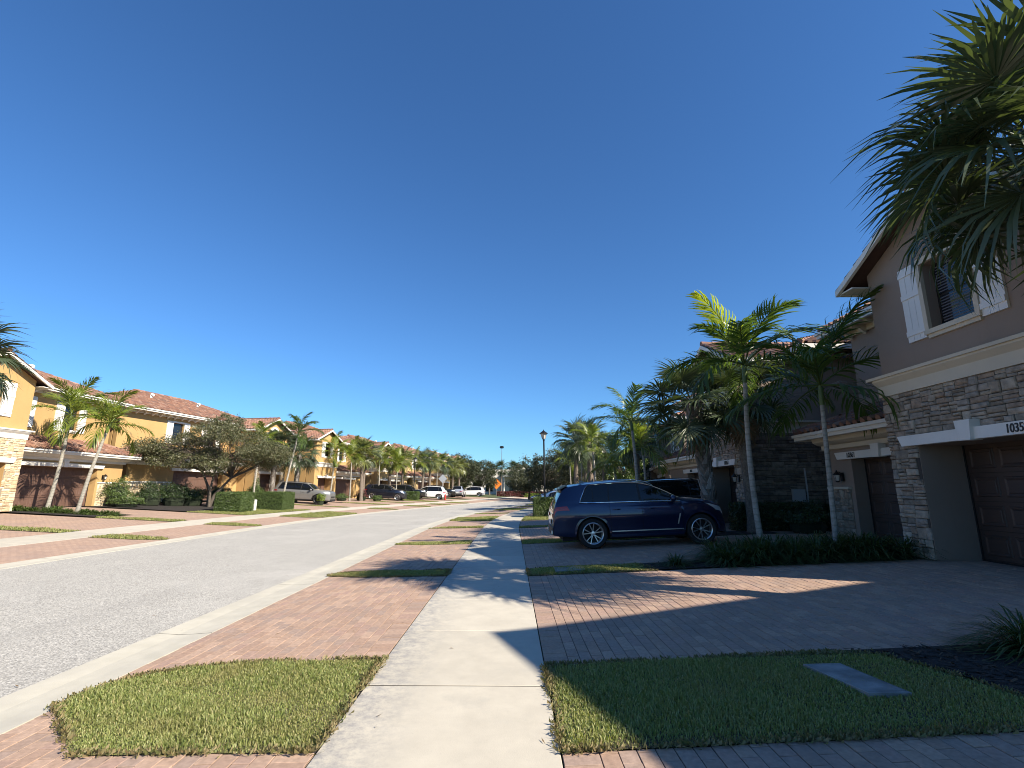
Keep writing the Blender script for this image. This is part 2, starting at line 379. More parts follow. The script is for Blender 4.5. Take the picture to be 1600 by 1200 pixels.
# sidewalks: single slabs, then a continuous sheet
def sidewalk(x0, x1, ys0, nsl, yend):
    g = empty('sidewalk'); tag(g, kind='structure'); L = 1.63; y = ys0
    for k in range(nsl):
        mb = MB(); e = .004; a, b = y + .007, y + L - .007; h = random.uniform(-.002, .003)
        m = (a + b) / 2
        rows = [[P(x0, q, -.1), P(x0, q, h - e), P(x0 + e, q, h), P((x0 + x1) / 2, q, h), P(x1 - e, q, h), P(x1, q, h - e), P(x1, q, -.1)] for q in (a + e, m, b - e)]
        r0 = [(*q[:2], q[2] - e) for q in [P(*w) for w in ((x0, a, -.1), (x0, a, h - .002), (x0 + e, a, h), (x0 / 2 + x1 / 2, a, h), (x1 - e, a, h), (x1, a, h - .002), (x1, a, -.1))]]
        r1 = [(*q[:2], q[2] - e) for q in [P(*w) for w in ((x0, b, -.1), (x0, b, h - .002), (x0 + e, b, h), (x0 / 2 + x1 / 2, b, h), (x1 - e, b, h), (x1, b, h - .002), (x1, b, -.1))]]
        mb.grid([r0] + rows + [r1]); mb.build('slab', 'concrete', g); y += L
    sheet('slab_bed', x0 + .01, x1 - .01, ys0, y, -.06, 'joint_sand', g)
    slab_sheet('slab', x0, x1, y, yend, 0, .1, 'concrete', g)
sidewalk(-1.2, .31, 4.53 - 4 * 1.63, 34, 100)
sidewalk(-14.97, -13.45, 4.53, 20, 100)

# ------------------------------------------------------------------ paving
def clip(poly, a, b, keep_left):
    out = []; n = len(poly)
    sd = lambda q: ((b[0] - a[0]) * (q[1] - a[1]) - (b[1] - a[1]) * (q[0] - a[0])) * (1 if keep_left else -1)
    for i in range(n):
        p0, p1 = poly[i], poly[(i + 1) % n]; s0, s1 = sd(p0), sd(p1)
        if s0 >= 0: out.append(p0)
        if (s0 >= 0) != (s1 >= 0):
            q = s0 / (s0 - s1); out.append((p0[0] + (p1[0] - p0[0]) * q, p0[1] + (p1[1] - p0[1]) * q))
    return out
def parea(p): return sum(p[i][0] * p[(i + 1) % len(p)][1] - p[(i + 1) % len(p)][0] * p[i][1] for i in range(len(p))) / 2
def brick_top(mb, poly, h):
    cx = sum(q[0] for q in poly) / len(poly); cy = sum(q[1] for q in poly) / len(poly); e = .0018
    def sh(q, k): 
        dx, dy = q[0] - cx, q[1] - cy
        return (q[0] - math.copysign(min(k, abs(dx)), dx), q[1] - math.copysign(min(k, abs(dy)), dy))
    n = len(poly); o_ = [P(*sh(q, .003), h - .016) for q in poly]; m_ = [P(*sh(q, .003), h - e) for q in poly]; i_ = [P(*sh(q, .003 + e), h) for q in poly]
    i = len(mb.v); mb.v += o_ + m_ + i_
    for r in (0, n):
        for k in range(n): mb.f.append((i + r + k, i + r + (k + 1) % n, i + r + n + (k + 1) % n, i + r + n + k))
    mb.f.append(tuple(i + 2 * n + k for k in range(n)))
BRICK = {}
def brick_mesh(w, l):
    k = (round(w, 3), round(l, 3))
    if k not in BRICK:
        a, b, e = w / 2 - .003, l / 2 - .003, .0018; v = []
        for q, z in ((0, -.016), (0, -e), (e, 0)): v += [(-a + q, -b + q, z), (a - q, -b + q, z), (a - q, b - q, z), (-a + q, b - q, z)]
        f = [(r + j, r + (j + 1) % 4, r + 4 + (j + 1) % 4, r + 4 + j) for r in (0, 4) for j in range(4)] + [(8, 9, 10, 11)]
        me = bpy.data.meshes.new('paver'); me.from_pydata(v, [], f); me.materials.append(MATS['paver']); BRICK[k] = me
    return BRICK[k]
def paving(name, x0, x1, y0, y1, holes=(), border='', nobj=300, outline=None, ywt=1.0, ref=(0, 2.5)):
    """running-bond pavers, long side along the street; soldier course next to the walk"""
    g = empty(name); tag(g, kind='structure')
    bw, bl = .115, .23; rects = []
    xa, xb = x0, x1
    if 'L' in border:
        y = y0
        while y < y1: rects.append((xa, xa + bl, y, min(y + bw, y1))); y += bw
        xa += bl
    if 'R' in border:
        y = y0
        while y < y1: rects.append((xb - bl, xb, y, min(y + bw, y1))); y += bw
        xb -= bl
    ya, yb = y0, y1
    n = max(1, round((xb - xa) / bw)); w = (xb - xa) / n
    for i in range(n):
        y = ya - (bl / 2 if i % 2 else 0)
        while y < yb - 1e-6:
            a, b = max(y, ya), min(y + bl, yb)
            if b - a > .03: rects.append((xa + i * w, xa + (i + 1) * w, a, b))
            y += bl
    items = []
    for r in rects:
        poly = [(r[0], r[2]), (r[1], r[2]), (r[1], r[3]), (r[0], r[3])]; full = True; cx, cy = (r[0] + r[1]) / 2, (r[2] + r[3]) / 2
        dead = False
        for H_ in holes:
            ins = [inpoly(*q, H_) for q in poly]
            if all(ins): dead = True; break
            mnx = min(q[0] for q in H_); mxx = max(q[0] for q in H_); mny = min(q[1] for q in H_); mxy = max(q[1] for q in H_)
            if r[1] < mnx or r[0] > mxx or r[3] < mny or r[2] > mxy: continue
            # outside part: clip against the edge that leaves the most brick
            best = []; s = parea(H_) > 0
            for k in range(len(H_)):
                c_ = clip(poly, H_[k], H_[(k + 1) % len(H_)], not s)
                if len(c_) > 2 and abs(parea(c_)) > (abs(parea(best)) if len(best) > 2 else 0): best = c_
            if len(best) < 3 or abs(parea(best)) < .0015: dead = True; break
            if abs(abs(parea(best)) - abs(parea(poly))) > 1e-5: full = False
            poly = best
        if dead: continue
        if outline is not None and not inpoly(cx, cy, outline): continue
        items.append((math.hypot(cx - ref[0], (cy - ref[1]) * ywt), poly, full, r))
    items.sort(key=lambda q: q[0]); rest = MB()
    for k, (d, poly, full, r) in enumerate(items):
        h = random.uniform(-.0025, .0025)
        if k < nobj:
            if full and r[1] <= 20:
                cx, cy = (r[0] + r[1]) / 2, (r[2] + r[3]) / 2
                o = link(bpy.data.objects.new('paver', brick_mesh(r[1] - r[0], r[3] - r[2])), g); o.location = P(cx, cy, h)
                sl_ = (tz(cx + .05) - tz(cx - .05)) / .1; o.rotation_euler = (random.uniform(-.006, .006), -math.atan(sl_) + random.uniform(-.008, .008), 0)
            else:
                b = MB(); brick_top(b, poly, h); b.build('paver', 'paver', g)
        else: brick_top(rest, poly, h)
    if rest.v: tag(rest.build('paver_field', 'paver_joined', g), kind='stuff')
    sheet('joint_bed', x0, x1, y0, y1, -.0065, 'joint_sand', g)
    return g

# grass islands in the verge right of the road: (y near, y far); narrow at the kerb
ISL = [(3.46, 5.18), (9.78, 10.5), (15.25, 16.1), (21.5, 22.0), (26.2, 30.0), (34, 34.7), (39.5, 43.5), (47.5, 48.3), (52.5, 57)]
def island_poly(a, b, xk=-3.52, xs=-1.22):
    w = b - a; m = (a + b) / 2; s = 1 if xs > xk else -1; d = min(.16, w * .1)
    k0, k1 = (a + .78, b - .6) if w > 1.5 else (m - w * .14, m + w * .14)
    L_ = abs(xs - xk); f = lambda q: xs - s * L_ * q
    return [(f(0), a), (f(.66), a + .03), (f(1), k0), (f(1), k1), (f(.91), b - (b - k1) * .52), (f(.75), b - (b - k1) * .2), (f(.5), b - .03), (f(0), b)]
isl_polys = [island_poly(a, b) for a, b in ISL]
paving('verge_paving', -3.49, -1.21, 2.2, 9.9, isl_polys[:2], 'R', 300)
paving('verge_paving', -3.49, -1.21, 9.9, 21.7, isl_polys[1:4], 'R', 0)
tag(sheet('verge_paving', -3.49, -1.21, 21.7, 100, -.004, 'paver_far'), kind='structure')
tag(sheet('verge_paving', -3.49, -1.21, -12, 2.2, -.004, 'paver_far'), kind='structure')
tag(sheet('verge_paving', -13.44, -11.21, -2, 100, -.004, 'paver_far'), kind='structure')
# driveways right of the walk
paving('driveway', .318, 5.2, .9, 3.465, (), 'L', 300)
paving('driveway', .318, 8.9, 5.0, 9.79, (), 'L', 300)
paving('driveway', .318, 9.8, 10.6, 15.25, (), 'L', 0)
tag(sheet('driveway', 5.2, 9.9, -4, 3.44, -.006, 'paver_far'), kind='structure')
tag(sheet('driveway', .33, 5.2, -4, .9, -.006, 'paver_far'), kind='structure')
for a, b in ((16.3, 21.4), (22.2, 26.2), (30.2, 34), (34.8, 39.4), (43.6, 47.6), (48.4, 52.5), (57, 62), (63, 67)):
    tag(sheet('driveway', .33, 9.8, a, b, -.006, 'paver_far'), kind='structure')
# entry walk between the first two houses on the right
tag(sheet('entry_path', 8.0, 13, 15.35, 16.2, .0, 'paver_far'), kind='structure')
# driveways left of the far walk
for a, b in ((6, 17.0), (17.9, 22.6), (23.6, 28.2), (35.2, 40), (40.6, 46.5), (47.5, 52), (53, 57.5), (60, 64.5), (65.5, 70), (75, 85)):
    tag(sheet('driveway', -24.9, -14.99, a, b, -.006, 'paver_far'), kind='structure')

# ------------------------------------------------------------------ lawns and beds
def soil(name, poly, h, mat, edge=0):
    mb = MB(); n = len(poly)
    if len(poly) == 4:
        (a, b, c, d) = poly; k = max(2, int(math.hypot(b[0] - a[0], b[1] - a[1]) / .6)); rows = []
        for i in range(k + 1):
            q = i / k
            rows.append([P(a[0] + (b[0] - a[0]) * q, a[1] + (b[1] - a[1]) * q, h), P(d[0] + (c[0] - d[0]) * q, d[1] + (c[1] - d[1]) * q, h)])
        mb.grid(rows)
    else: mb.poly(*[P(*q, h) for q in poly])
    return mb.build(name, mat)
def lawn(poly, dens, hgt, wid, label, seed=1, soilmat='soil', edge_dry=.0):
    rng = np.random.default_rng(seed); xs = [q[0] for q in poly]; ys = [q[1] for q in poly]
    A = abs(parea(poly)); N = int(A * dens); bx = (max(xs) - min(xs)) * (max(ys) - min(ys)); n = int(N * bx / A)
    X = rng.uniform(min(xs), max(xs), n); Y = rng.uniform(min(ys), max(ys), n); k = inpoly_np(X, Y, poly); X, Y = X[k], Y[k]; X = X + rng.normal(size=len(X)) * .011; Y = Y + rng.normal(size=len(Y)) * .011
    # blades lean in tufts
    Z = tzv(X) + .004; B = np.stack([X + offv(Y), Y, Z], 1); n = len(B)
    ph = rng.uniform(0, 2 * np.pi, n); ln = rng.uniform(.1, .9, n); h = hgt * rng.uniform(.5, 1.25, n)
    h *= .8 + .4 * np.sin(X * 2.3 + 1.7 * np.sin(Y * 2.9)) * np.sin(Y * 3.1 + X)
    if dens > 6000:     # worn and scalped along the edges
        dm = np.full(n, 9.)
        for i in range(len(poly)):
            a_, b_ = np.array(poly[i - 1]), np.array(poly[i]); ab = b_ - a_; q = np.clip(((X - a_[0]) * ab[0] + (Y - a_[1]) * ab[1]) / (ab @ ab), 0, 1); dm = np.minimum(dm, np.hypot(X - a_[0] - q * ab[0], Y - a_[1] - q * ab[1]))
        h *= np.clip(.35 + (dm + .02 * np.sin(X * 17) * np.sin(Y * 13)) / .13, .3, 1)
        bare = .5 + .5 * np.sin(X * 3.7 + Y * 1.3) * np.sin(Y * 4.1 - X); h *= np.where((dm < .12) & (rng.random(n) < .55 * bare), .25, 1)
    D = np.stack([np.cos(ph), np.sin(ph), np.zeros(n)], 1); Wd = np.stack([-np.sin(ph), np.cos(ph), np.zeros(n)], 1)
    tw = rng.uniform(-.9, .9, (n, 1)); Wd = unit(Wd + D * tw)
    w = wid * rng.uniform(.6, 1.3, (n, 1)); up = np.array([0, 0, 1.])
    m = B + up * (h * .62)[:, None] + D * (h * ln * .35)[:, None]; tp = B + up * (h * (1.05 - .35 * ln))[:, None] + D * (h * ln * 1.0)[:, None]
    V = np.stack([B - Wd * w * .8, B + Wd * w * .8, m + Wd * w, m - Wd * w, tp + Wd * w * .12, tp - Wd * w * .12], 1).reshape(-1, 3)
    i = np.arange(n)[:, None] * 6; F = np.concatenate([i + np.array([[0, 1, 2, 3]]), i + np.array([[3, 2, 4, 5]])], 0)
    o = meshobj('lawn', npmesh('lawn', V, F), 'grass'); tag(o, label, 'grass', None, 'stuff')
    if dens > 6000:     # dry trimmed fringe along the edges
        L_ = sum(math.hypot(poly[i][0] - poly[i - 1][0], poly[i][1] - poly[i - 1][1]) for i in range(len(poly))); B2 = []
        for i in range(len(poly)):
            a_, b_ = poly[i - 1], poly[i]; ln_ = math.hypot(b_[0] - a_[0], b_[1] - a_[1]); m_ = int(ln_ * 1100); q = rng.uniform(0, 1, m_); wv_ = .5 + .5 * np.sin(q * ln_ * 5 + i * 2.1) * np.sin(q * ln_ * 2.3 + i)
            q = q[rng.uniform(0, 1, m_) < wv_]; B2.append(np.stack([a_[0] + (b_[0] - a_[0]) * q, a_[1] + (b_[1] - a_[1]) * q], 1) + rng.normal(size=(len(q), 2)) * .018)
        B2 = np.concatenate(B2); n2 = len(B2); a2 = rng.uniform(0, 6.28, n2); l2 = rng.uniform(.015, .045, n2); z2 = tzv(B2[:, 0]) + .006; D2 = np.stack([np.cos(a2), np.sin(a2)], 1); W2 = np.stack([-np.sin(a2), np.cos(a2)], 1) * .0028
        e_ = B2 + D2 * l2[:, None]; mk3 = lambda xy, z_: np.concatenate([xy + np.stack([offv(B2[:, 1]), 0 * z_], 1), z_[:, None]], 1)
        V2 = np.stack([mk3(B2 - W2, z2), mk3(B2 + W2, z2), mk3(e_ + W2 * .2, z2 + rng.uniform(.004, .04, n2)), mk3(e_ - W2 * .2, z2 + .012)], 1).reshape(-1, 3)
        f_ = meshobj('dry_fringe', npmesh('dry_fringe', V2, np.arange(4 * n2).reshape(-1, 4)), 'grass_edge', o); f_['kind'] = 'stuff'
    s = soil('lawn_soil', poly, .003, soilmat); tag(s, kind='structure')
    return o
ordw = ['nearest', 'second', 'third', 'fourth', 'fifth', 'sixth', 'seventh', 'eighth', 'ninth']
for i, pl in enumerate(isl_polys):
    y = ISL[i][0]; dn = [12000, 8000, 3500, 2200, 1100, 900, 500, 500, 400][i]
    lawn(pl, dn, .043 if i < 3 else .07, .0032 if i == 0 else (.0042 if i < 3 else .009), '%s grass island between the near sidewalk and the road' % ordw[i], i + 1, 'dry_thatch')
RL = [(.325, 3.47), (3.75, 3.47), (3.6, 4.3), (3.35, 4.9), (2.9, 4.995), (.325, 4.995)]
lawn(RL, 11500, .042, .0032, 'shaded lawn patch around the flat concrete utility lid', 31)
lawn([(.34, 9.8), (2.75, 9.8), (2.6, 10.6), (.34, 10.6)], 6500, .055, .004, 'narrow grass strip in front of the blue SUV', 32)
lawn([(.34, 15.27), (4.6, 15.27), (4.6, 16.28), (.34, 16.28)], 2500, .06, .006, 'grass strip just behind the blue SUV', 33)
for k, (a, b) in enumerate(((21.45, 22.15), (26.25, 30.15), (39.5, 43.5), (52.6, 57))):
    lawn([(.34, a), (5.5, a), (5.5, b), (.34, b)], 900, .07, .010, 'grass strip beyond the blue SUV, %s one back' % ordw[k], 34 + k)
# left side of the road
LI = [(16.3, 17.2), (22.2, 23.3), (28.6, 34.4), (40.1, 41.2), (46.6, 48), (52, 53.5), (57.6, 60)]
for i, (a, b) in enumerate(LI):
    lawn(island_poly(a, b, -11.2, -13.43), 1000, .07, .009, '%s grass island between the far sidewalk and the road' % ordw[i], 50 + i)
LL = [(17.05, 17.85, -18.6), (22.65, 23.55, -18.6), (28.25, 35.15, -18.4), (40.05, 40.55, -20), (46.55, 47.45, -19), (52, 53, -19), (57.6, 60, -19)]
for i, (a, b, xe) in enumerate(LL):
    lawn([(-14.99, a), (xe, a), (xe, b), (-14.99, b)], 800, .07, .010, '%s grass strip between the driveways across the road' % ordw[i], 60 + i)
def bed(poly, chips=0, seed=0):
    o = soil('mulch_bed', poly, .02, 'mulch'); tag(o, kind='structure')
    if chips:
        rng = random.Random(seed); mb = MB(); xs = [q[0] for q in poly]; ys = [q[1] for q in poly]; c = 0
        while c < chips:
            x, y = rng.uniform(min(xs), max(xs)), rng.uniform(min(ys), max(ys))
            if not inpoly(x, y, poly): continue
            a = rng.uniform(0, 6.28); l, w = rng.uniform(.015, .05), rng.uniform(.004, .012); ca, sa = math.cos(a), math.sin(a); z = tz(x) + .024 + rng.uniform(0, .012); tl = rng.uniform(-.012, .012)
            q = [(-l, -w), (l, -w), (l, w), (-l, w)]
            mb.poly(*[(x + off(y) + u * ca - v * sa, y + u * sa + v * ca, z + u / l * tl) for u, v in q]); c += 1
        ch = mb.build('mulch_chips', 'mulch_chip', o); tag(ch, kind='stuff')
bed([(2.95, 5.0), (3.35, 4.9), (3.6, 4.3), (3.75, 3.46), (7.5, 3.46), (7.5, 5.0)], 2500, 1)
bed([(2.6, 9.8), (7.85, 9.82), (7.85, 11.0), (2.5, 10.6)], 1500, 2)
bed([(5.0, 10.85), (9.4, 10.95), (9.4, 11.6), (5.4, 12.6)], 500, 3)
bed([(4.6, 15.27), (8.0, 15.27), (8.0, 16.28), (4.6, 16.28)])
bed([(8.0, 16.2), (11, 16.2), (11, 16.9), (8.0, 16.9)])
bed([(-24, 23.0), (-18.6, 22.9), (-18.6, 24.9), (-24, 24.9)], 300, 4)
bed([(-24.8, 28.6), (-18.4, 28.6), (-18.4, 35.1), (-24.8, 35.1)])
#@@PART2
# ------------------------------------------------------------------ houses
PALS = {
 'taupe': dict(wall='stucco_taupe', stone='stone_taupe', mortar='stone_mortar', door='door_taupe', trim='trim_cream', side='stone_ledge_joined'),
 'gold': dict(wall='stucco_gold', stone='stone_gold', mortar='stone_mortar_pale', door='door_brown', trim='trim_white', side='stone_gold_joined'),
 'cream': dict(wall='stucco_cream', stone='stone_gold', mortar='stone_mortar_pale', door='door_brown', trim='trim_white', side='stone_gold_joined')}
def tiles(mb, E0, E1, R0, R1, col=.27, course=.37):
    """barrel tiles on the plane eave E0-E1, top edge R0-R1"""
    E0, E1, R0, R1 = map(Vector, (E0, E1, R0, R1)); ud = (E1 - E0).normalized(); Lr = (R0 - E0); sl = Lr - ud * Lr.dot(ud); H_ = sl.length; sd = sl / H_
    nn = ud.cross(sd); nn = nn if nn.z > 0 else -nn
    W_ = (E1 - E0).length; a0 = (R0 - E0).dot(ud); a1 = (R1 - E0).dot(ud); nc = max(1, round(H_ / course)); cs = H_ / nc
    prof = [(0, .0), (.13, .045), (.32, .078), (.5, .045), (.62, .005), (.8, -.018), (1.0, 0)]
    for r in range(nc):
        s0, s1 = r * cs - .04, min((r + 1) * cs + .03, H_); sm = (r + .5) / nc
        lo, hi = a0 * sm, W_ + (a1 - W_) * sm
        k0 = math.floor(lo / col + .5); k1 = math.ceil(hi / col - .5)
        for k in range(k0, k1):
            u = k * col; j = random.uniform(-.008, .008); hj = random.uniform(0, .012); i = len(mb.v)
            for (q, h) in prof: 
                b = E0 + ud * (u + q * col)
                mb.p(tuple(b + sd * (s0 + j) + nn * (h + .062 + hj)), tuple(b + sd * s1 + nn * (h + .026)))
            for q in range(6): mb.f.append((i + 2 * q, i + 2 * q + 2, i + 2 * q + 3, i + 2 * q + 1))
            # butt end
            z0 = E0 + ud * u + sd * (s0 + j) + nn * .02; z1 = E0 + ud * (u + col * .62) + sd * (s0 + j) + nn * .02
            m = mb.p(tuple(z0), tuple(z1)); mb.f.append((i, i + 2, i + 4, i + 6, i + 8, m + 1, m))
def stones_layout(u0, u1, z0, z1, rng, hb=(.15, .25), wr=(.12, .36)):
    out = []; z = z0
    while z < z1 - .02:
        h = min(rng.uniform(*hb), z1 - z)
        if z1 - (z + h) < .1: h = z1 - z
        u = u0
        while u < u1 - .01:
            w = rng.uniform(*wr); 
            if u1 - (u + w) < .1: w = u1 - u
            k = rng.random()
            if k < .22 or h < .13: out.append((u, u + w, z, z + h))
            elif k < .8:
                q = z + h * rng.choice((.36, .45, .55, .64)); m = u + w * rng.uniform(.35, .65) if w > .3 and rng.random() < .5 else None
                if m and rng.random() < .5: out += [(u, m, z, q), (m, u + w, z, q), (u, u + w, q, z + h)]
                elif m: out += [(u, u + w, z, q), (u, m, q, z + h), (m, u + w, q, z + h)]
                else: out += [(u, u + w, z, q), (u, u + w, q, z + h)]
            else:
                a, b = z + h * .33, z + h * .67; out += [(u, u + w, z, a), (u, u + w, a, b), (u, u + w, b, z + h)]
            u += w
        z += h
    return out
def stone_block(mb, r, d, rng, axis='u', gap=.006, proud=(.025, .055)):
    """one split-faced stone on a wall; axis 'u' = front wall (runs along u), 'd' = side wall (runs along d at u=const)"""
    a0, a1, z0, z1 = r[0] + gap, r[1] - gap, r[2] + gap * .8, r[3] - gap * .8
    j = lambda s: rng.uniform(-s, s); pr = rng.uniform(*proud); e = min(.016, (a1 - a0) * .2, (z1 - z0) * .25)
    C = [(a0 + j(.006), z0 + j(.006)), (a1 + j(.006), z0 + j(.006)), (a1 + j(.006), z1 + j(.006)), (a0 + j(.006), z1 + j(.006))]
    cx, cz = (a0 + a1) / 2, (z0 + z1) / 2
    inn = [(x + math.copysign(e, cx - x), z + math.copysign(e, cz - z)) for x, z in C]
    f = (lambda a, z, q: (a, d - q, z)) if axis == 'u' else (lambda a, z, q: (d - q, a, z))
    pts = [f(x, z, -.01) for x, z in C] + [f(x, z, pr * .6) for x, z in C] + [f(x, z, pr + j(.012)) for x, z in inn] + [f(cx + j(.03), cz + j(.01), pr + rng.uniform(0, .012))]
    i = mb.p(*pts)
    for b in (0, 4):
        for k in range(4): mb.f.append((i + b + k, i + b + (k + 1) % 4, i + b + 4 + (k + 1) % 4, i + b + 4 + k))
    for k in range(4): mb.f.append((i + 8 + k, i + 8 + (k + 1) % 4, i + 12))
def text_mesh(s, size, depth=.008):
    c = bpy.data.curves.new('numeral', 'FONT'); c.body = s; c.size = size; c.extrude = depth; c.align_x = 'CENTER'; c.align_y = 'CENTER'; c.offset = .002; c.shear = .12
    o = bpy.data.objects.new('numeral', c); COL.objects.link(o); dg = bpy.context.evaluated_depsgraph_get()
    me = bpy.data.meshes.new_from_object(o.evaluated_get(dg)); bpy.data.objects.remove(o); bpy.data.curves.remove(c); me.name = 'house_number'; return me
LANTERNS = []
def house(label, X, Y, zb, sgn, rz=0., flip=False, pal='taupe', Ls=9.0, dbl=False, numbers=None, detail=1, stone_objs=False, side_stone=False, arch=False, deep=11., shade_gable=False, edge_strip=False):
    """gabled garage bay (u 0-3.8) + set-back garage with low tiled roof + two-storey body with hip roof"""
    pa = PALS[pal]; rng = random.Random(hash((round(X), round(Y))) & 0xffff); WG = 3.8
    R = empty('townhouse', (X, Y, zb), rz); tag(R, label, 'house', 'townhouses along the street')
    def M(u, d, z): return (sgn * d, (Ls - u) if flip else u, z)
    mk = lambda: MB(M)
    jo = pa['stone'] + '_joined'
    def framed(mb, u0, u1, z0, z1, d, th, o):
        a, b, c, e = o
        mb.box(u0, a, d, d + th, z0, z1); mb.box(b, u1, d, d + th, z0, z1)
        if e < z1: mb.box(a, b, d, d + th, e, z1)
        if c > z0: mb.box(a, b, d, d + th, z0, c)
    ga, gb = .68, 3.12; wc = (ga + gb) / 2; wa, wb = wc - .47, wc + .47
    # --- walls
    w = mk(); framed(w, 0, WG, 0, 3.2, 0, .86, (ga, gb, 0, 2.13)); w.box(0, WG, .95, 2.9, 0, 3.2)
    framed(w, .02, WG - .02, 3.2, 5.95, .02, .3, (wa, wb, 4.25, 5.55)); w.box(.02, WG - .02, .5, 2.9, 3.2, 5.95)
    pk = 5.95 + .48 * WG / 2; w.prism([(.02, 5.95), (WG - .02, 5.95), (WG / 2, pk)], .02, 2.9, 1)
    w.v  # prism above runs along d
    sd_ = 1.6; da, db = (4.75, 9.3) if dbl else (5.0, 7.44)
    if dbl: da, db = WG + 1.65, WG + 6.25
    framed(w, WG + .01, Ls, 0, 2.9, sd_, .4, (da, db, 0, 2.13)); w.box(WG + .01, Ls, sd_ + .6, 2.9, 0, 2.9)
    mw = [(WG + 1.55, 1.0)] if not dbl else [(WG + 2.0, 1.0), (WG + 5.2, 1.0)]
    segs = [WG - .2]
    w.box(-.0, WG - .2, 2.9, 3.2, 0, 6.2); u = WG - .2
    for c, ww in mw:
        w.box(u, c - ww / 2, 2.8, 3.1, 0, 6.2); w.box(c - ww / 2, c + ww / 2, 2.8, 3.1, 0, 4.25); w.box(c - ww / 2, c + ww / 2, 2.8, 3.1, 5.65, 6.2); u = c + ww / 2
    w.box(u, Ls, 2.8, 3.1, 0, 6.2); w.box(.01, Ls - .01, 3.2, deep, 0, 6.2)
    wo = w.build('wall', pa['wall'], R)
    # --- stone veneer on the bay: piers, above the lintel; wainscot on the set-back wall
    L = [q for q in stones_layout(-.03, WG + .03, 0, 3.2, rng)]
    cut = []
    for (a, b, c, e) in L:
        if b > ga and a < gb and c < 2.31:
            if e > 2.36 and c < 2.31: c = 2.31
            elif a < ga - .1 and b > ga: b = ga
            elif b > gb + .1 and a < gb: a = gb
            elif a >= ga - .1 and b <= gb + .1: continue
            else: continue
            if b - a < .05 or e - c < .03: continue
        cut.append((a, b, c, e))
    if detail:
        mo = mk(); framed(mo, -.004, WG + .004, 0, 3.195, -.006, .005, (ga - .01, gb + .01, 0, 2.15)); mo.build('mortar', pa['mortar'], wo)
        key = lambda q: -(q[1]) 
        cut.sort(key=key); rest = mk(); n = 0
        for q in cut:
            if stone_objs and n < 290:
                b = mk(); stone_block(b, q, 0, rng); b.build('stone', pa['stone'], wo); n += 1
            else: stone_block(rest, q, 0, rng)
        ed = mk()   # pier return next to the set-back wall
        if rest.v: tag(rest.build('stone_veneer', jo, wo), kind='stuff')
        ps = mk(); mo2 = mk()
        pu0, pu1 = db + .16, Ls + .03
        for q in stones_layout(pu0, pu1, 0, 1.3, rng, (.16, .24), (.12, .3)): stone_block(ps, q, sd_, rng)
        tag(ps.build('stone_veneer', jo, wo), kind='stuff')
        c = mk(); c.box(pu0 - .03, pu1 + .03, sd_ - .10, sd_ + .02, 1.3, 1.37); c.build('stone_cap', pa['trim'], R)
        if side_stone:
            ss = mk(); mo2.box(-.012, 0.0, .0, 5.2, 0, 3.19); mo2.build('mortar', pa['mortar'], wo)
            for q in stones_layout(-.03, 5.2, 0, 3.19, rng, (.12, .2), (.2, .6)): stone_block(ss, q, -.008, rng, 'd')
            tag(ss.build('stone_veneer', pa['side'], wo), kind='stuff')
            dp = mk(); dp.box(-.12, -.05, .02, .12, 0, 3.2); dp.build('downspout', 'trim_cream', R)
    # --- cornice band, lintels, keystones
    c = mk(); c.box(-.05, WG + .05, -.06, 2.78, 3.2, 3.28); c.prism([(-.06, 3.28), (-.06, 3.42), (-.16, 3.52), (-.16, 3.56), (2.7, 3.56), (2.7, 3.28)], -.06, WG + .06, 0); c.box(-.19, WG + .19, -.2, 2.76, 3.56, 3.62)
    c.build('cornice', pa['trim'], R)
    def lintel(a, b, d, num, side, ext=.34, at_=.345):
        m = (a + b) / 2; lt = mk(); x0, x1 = a - ext, b + ext
        lt.prism([(x0 + .09, 2.13), (x1 - .09, 2.13), (x1, 2.33), (x0, 2.33)], d - .13, d + .02, 1)
        o = lt.build('lintel', 'trim_white', R)
        k = mk(); k.prism([(m - .11, 2.115), (m + .11, 2.115), (m + .15, 2.46), (m - .15, 2.46)], d - .2, d + .01, 1); k.build('keystone', 'trim_white', o)
        if num:
            me = text_mesh(num, .195); ob = meshobj('house_number', me, 'numeral', o); ob.scale = (.74, 1, 1); uu = m + side * (b - a) * at_
            q = M(uu, d - .134, 2.225); ob.location = q; ob.rotation_euler = (math.pi / 2, 0, -math.pi / 2 if sgn > 0 else math.pi / 2)
    nm = numbers or (None, None)
    lintel(ga, gb, 0, nm[0], -1); lintel(da, db, sd_, nm[1], 1, .34 if dbl else .5, .30 if dbl else .42)
